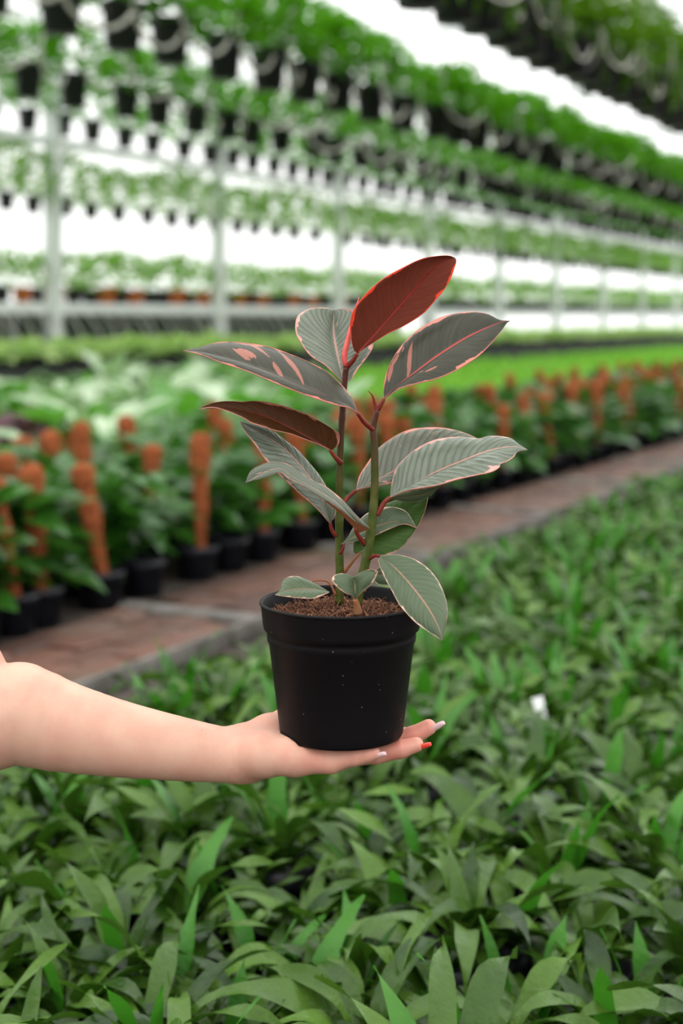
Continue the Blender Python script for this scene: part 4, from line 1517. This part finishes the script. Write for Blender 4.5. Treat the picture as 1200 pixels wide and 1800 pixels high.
ed = np.zeros(len(me.edges) * 2, dtype=np.int64)
me.edges.foreach_get('vertices', ed)
ed = ed.reshape(-1, 2)
deg = np.bincount(ed.ravel(), minlength=len(co))[:, None]
eps = .02
for it in range(7):
    f0 = hand_sd(co)
    gr = np.stack([(hand_sd(co + np.eye(3)[k] * eps) - hand_sd(co - np.eye(3)[k] * eps)) / (2 * eps) for k in range(3)], 1)
    g2 = np.maximum((gr ** 2).sum(1), .15)
    step = np.clip(f0 / g2, -.2, .2)[:, None] * gr
    co = co - step
    if it < 5:
        acc = np.zeros_like(co)
        np.add.at(acc, ed[:, 0], co[ed[:, 1]])
        np.add.at(acc, ed[:, 1], co[ed[:, 0]])
        co = co * .5 + acc / deg * .5
me.vertices.foreach_set('co', (co * cm).ravel())
me.materials.clear()
me.materials.append(M['skin'])
me.polygons.foreach_set('material_index', [0] * len(me.polygons))
me.polygons.foreach_set('use_smooth', [True] * len(me.polygons))
me.name = 'person'
me.update()
person = tag(obj('person', me, None, (0, 1.25, ZB)), 'bare arm reaching in with the palm up, holding the potted rubber plant', 'person')


def nail(p0, p1, nrm, half, mat, lab):
    p0, p1, nrm = Vector(p0), Vector(p1), Vector(nrm)
    ax = p1 - p0
    t = ax.normalized()
    nrm = (nrm - t * nrm.dot(t)).normalized()
    sd = t.cross(nrm)
    nl, na = 12, 8
    vs, fs = [], []
    for lay in (0, 1):
        for i in range(nl + 1):
            s = i / nl
            w = half * (1 - .10 * abs(s - .4)) * (math.sqrt(max(0.02, 1 - max(0, (s - .62) / .38) ** 2)) if s > .62 else 1) * (.75 + .25 * min(1, s / .15))
            for k in range(na + 1):
                q = k / na * 2 - 1
                ang = q * 1.05
                rad = half / math.sin(1.05)
                c = p0 + ax * s + sd * (w * math.sin(ang) / math.sin(1.05)) + nrm * (rad * (math.cos(ang) - 1) + (.03 if lay == 0 else -.035) - .12 * s * s)
                vs.append(c * cm)
    o_ = (nl + 1) * (na + 1)
    for i in range(nl):
        for k in range(na):
            a = i * (na + 1) + k
            f = (a, a + 1, a + na + 2, a + na + 1)
            fs.append(f)
            fs.append(tuple(j + o_ for j in f[::-1]))
    for i in range(nl):
        for k in (0, na):
            a = i * (na + 1) + k
            fs.append((a, a + na + 1, a + na + 1 + o_, a + o_))
    for k in range(na):
        for i in (0, nl):
            a = i * (na + 1) + k
            fs.append((a, a + 1, a + 1 + o_, a + o_))
    mb = MB(); mb.add(vs, fs)
    obj('fingernail', mb.mesh('fingernail', mat), person)['label'] = lab


nail((2.35, -3.98, -1.12), (3.85, -3.95, -.84), (0, -.62, -.78), .38, M['nail_lilac'], 'long pale lilac fingernail')
nail((6.0, -1.62, -1.22), (7.85, -1.62, -.74), (0.1, -.6, -.8), .42, M['nail_red'], 'long glossy red fingernail')
nail((7.4, .52, -.40), (9.2, .42, .56), (.35, -.65, -.6), .44, M['nail_lilac'], 'long pale lilac fingernail')
nail((5.6, 3.1, -1.78), (7.3, 3.1, -1.45), (0, -.1, -1), .42, M['nail_lilac'], 'long pale lilac fingernail')
nail((-2.3, 8.75, 1.2), (-.7, 9.3, 1.6), (.3, .8, .2), .5, M['nail_lilac'], 'long pale lilac fingernail')
# silver ring on the ring finger
mb = MB()
vs, fs = [], []
for i in range(40):
    a = 2 * PI * i / 40
    for k in range(8):
        b = 2 * PI * k / 8
        rr = 1.06 + .07 * math.cos(b)
        vs.append(((0.9 + .13 * math.sin(b)) * cm, (-1.27 + rr * math.cos(a)) * cm, (-1.47 + rr * math.sin(a)) * cm))
for i in range(40):
    for k in range(8):
        fs.append((i * 8 + k, ((i + 1) % 40) * 8 + k, ((i + 1) % 40) * 8 + (k + 1) % 8, i * 8 + (k + 1) % 8))
mb.add(vs, fs)
obj('finger_ring', mb.mesh('finger_ring', M['silver']), person)['label'] = 'thin silver ring'
